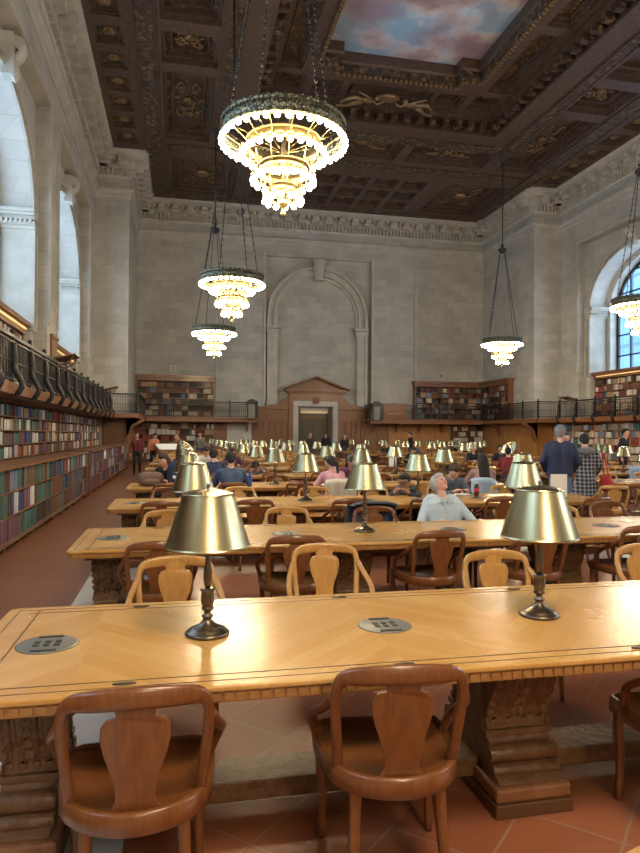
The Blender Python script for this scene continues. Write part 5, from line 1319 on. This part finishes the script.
# bags on the fourth table
def backpack(label, loc, rz, m, w, d, h, seed):
    r = empty('backpack', loc, rz, label, 'bag'); q = MB(); q.sphere((0, 0, h*.48), 1, 20, 0, (w/2, d/2, h/2))
    def sq(t, e=.6): return math.copysign(abs(t)**e, t)
    q.v = [(sq(v[0]/(w/2))*w/2, sq(v[1]/(d/2))*d/2, max(0.0, (sq((v[2]-h*.48)/(h/2), .7)*h/2+h*.48))) for v in q.v]
    q.build('main_compartment', m, r); q = MB(); q.sphere((0, -d*.42, h*.3), 1, 14, 0, (w*.36, d*.22, h*.26)); q.build('front_pocket', m, r)
    for s in (-1, 1):
        q = MB(); q.sweep(spline([(s*w*.2, d*.42, h*.9), (s*w*.26, d*.62, h*.6), (s*w*.24, d*.55, h*.25), (s*w*.3, d*.4, h*.08)], 4), rsec(.05, .012), (s, 0, 0)); q.build('strap', m, r)
    q = MB(); q.tube(spline([(-.05, 0, h*.96), (0, 0, h*1.08), (.05, 0, h*.96)], 4), .01, 6); q.build('top_handle', m, r)
    return r
backpack('brown slouching canvas bag at the left end of the fourth table', (-.45, front(3)+.55, TZ+.004), .2, cm('brown canvas', (.15, .10, .08)), .44, .28, .24, 1)
bp = backpack('navy backpack with small white emblem beside the brown bag', (-.02, front(3)+.38, TZ+.004), -.2, cm('navy canvas', (.02, .03, .08)), .30, .22, .44, 2)
q = MB(); q.sphere((0, -.165, .16), .03, 10, 0, (1, .3, 1)); q.build('emblem', M['white'], bp)
# bottles, papers, signs
def bottle(label, loc, m, capm, h=.2, r=.033, lab=None):
    e = empty('bottle', loc, 0, label, 'bottle'); q = MB(); q.lathe([(.001, 0), (r*.9, 0), (r, .01), (r, h*.62), (r*.85, h*.72), (r*.4, h*.86), (r*.38, h*.9), (.001, h*.9)], 18); q.build('body', m, e)
    q = MB(); q.lathe([(.001, h*.88), (r*.48, h*.88), (r*.48, h), (.001, h)], 14); q.build('cap', capm, e)
    if lab: q = MB(); q.lathe([(r*1.02, h*.3), (r*1.02, h*.55)], 18); q.build('label_band', lab, e)
bottle('small dark cola bottle with white cap on the third table', (4.27, far(2)-.42, TZ+.003), cm('cola glass', (.03, .01, .006), .1), M['white'], .21, .036, M['red'])
bottle('blue water bottle beside the slate blue sweater on fourth table', (1.22, front(3)+.35, TZ+.003), M['blueplastic'], M['blueplastic'], .24, .036)
bottle('tall pale drink bottle at the fifth table', (3.45, front(4)+.5, TZ+.003), cm('milky plastic', (.6, .6, .6), .3), M['white'], .26, .034)
def sign(label, x, y, w, h, rz=0, z=TZ+.003):
    e = empty('placard', (x, y, z), rz, label, 'sign'); q = MB(); q.box(-w/2, w/2, -.004, .004, .01, h); q.build('sheet', M['white'], e)
    q = MB(); q.box(-w/2-.01, w/2+.01, -.03, .03, 0, .012); q.build('foot', M['plate'], e)
sign('white upright placard at the right end of the third table in front of the jeans', 5.35, 8.55, .26, .34)
sign('white upright placard on a middle table left of the bent man', 5.5, 16.5, .2, .3)
def book_open(label, x, y, rz):
    e = empty('open_book', (x, y, TZ+.003), rz, label, 'book', 'open books and papers on the tables'); q = MB()
    for s in (-1, 1):
        P = [(0, .002), (s*.03, .016), (s*.09, .02), (s*.14, .008), (s*.14, .0), (0, 0)]; q.prism(P, 'y', -.1, .1)
    q.build('pages', M['white'], e); q = MB(); q.box(-.145, .145, -.105, .105, -.001, .002); q.build('cover', M['case_dark'], e)
book_open('open book under the bowed head of the young man in denim', 4.15, far(2)-.16, .1)
book_open('open book in front of the slate blue sweater', .85, front(3)+.32, 0)
book_open('open book before the person in white shirt', .95, far(5)-.22, 0)
book_open('open book in front of the pink sweater', 2.6, front(3)+.3, .2)
bk_ = empty('display_desk', (-.15, 27.6, 0), .35, 'sloping display desk with white sheets at the far left', 'desk')
q = MB(); q.prism([(-.35, .95), (.35, 1.2), (.35, 1.24), (-.35, .99)], 'x', -.75, .75); q.build('slope', M['case'], bk_); q = MB(); q.prism([(-.3, 1.01), (.28, 1.22), (.28, 1.226), (-.3, 1.016)], 'x', -.7, .7); q.build('sheets', M['white'], bk_)
for sx in (-.65, .65):
    for sy in (-.28, .28): q = MB(); q.box(sx-.03, sx+.03, sy-.03, sy+.03, 0, 1.0+.3*sy); q.build('leg', M['case'], bk_)
# grey bag on the floor by the middle pedestal
# towers outside the right windows
tw = empty('tower_building', (44, 46, -20), 0, 'blue glass tower outside the right arched window', 'building')
GL = mat('blue_curtain_glass', (.10, .24, .50), .25); g = G(GL); pp = g.xyz(g.obj())
gx = g.math('LESS_THAN', g.math('FRACT', g.math('DIVIDE', g.math('ADD', pp[0], pp[1]), 1.6)), .08); gz = g.math('LESS_THAN', g.math('FRACT', g.math('DIVIDE', pp[2], 3.4)), .1)
g.col(g.mix(g.math('MAXIMUM', gx, gz), g.ramp(g.noise(g.obj(), .25, 3), [(.35, (.03, .09, .22)), (.65, (.07, .16, .30))]), (.02, .06, .14)))
q = MB(); q.box(0, 22, -24, 14.6, 0, 75); q.build('facade', GL, tw); q = MB(); q.box(3, 19, -20, 6, 75, 80); q.build('roof_block', GL, tw)
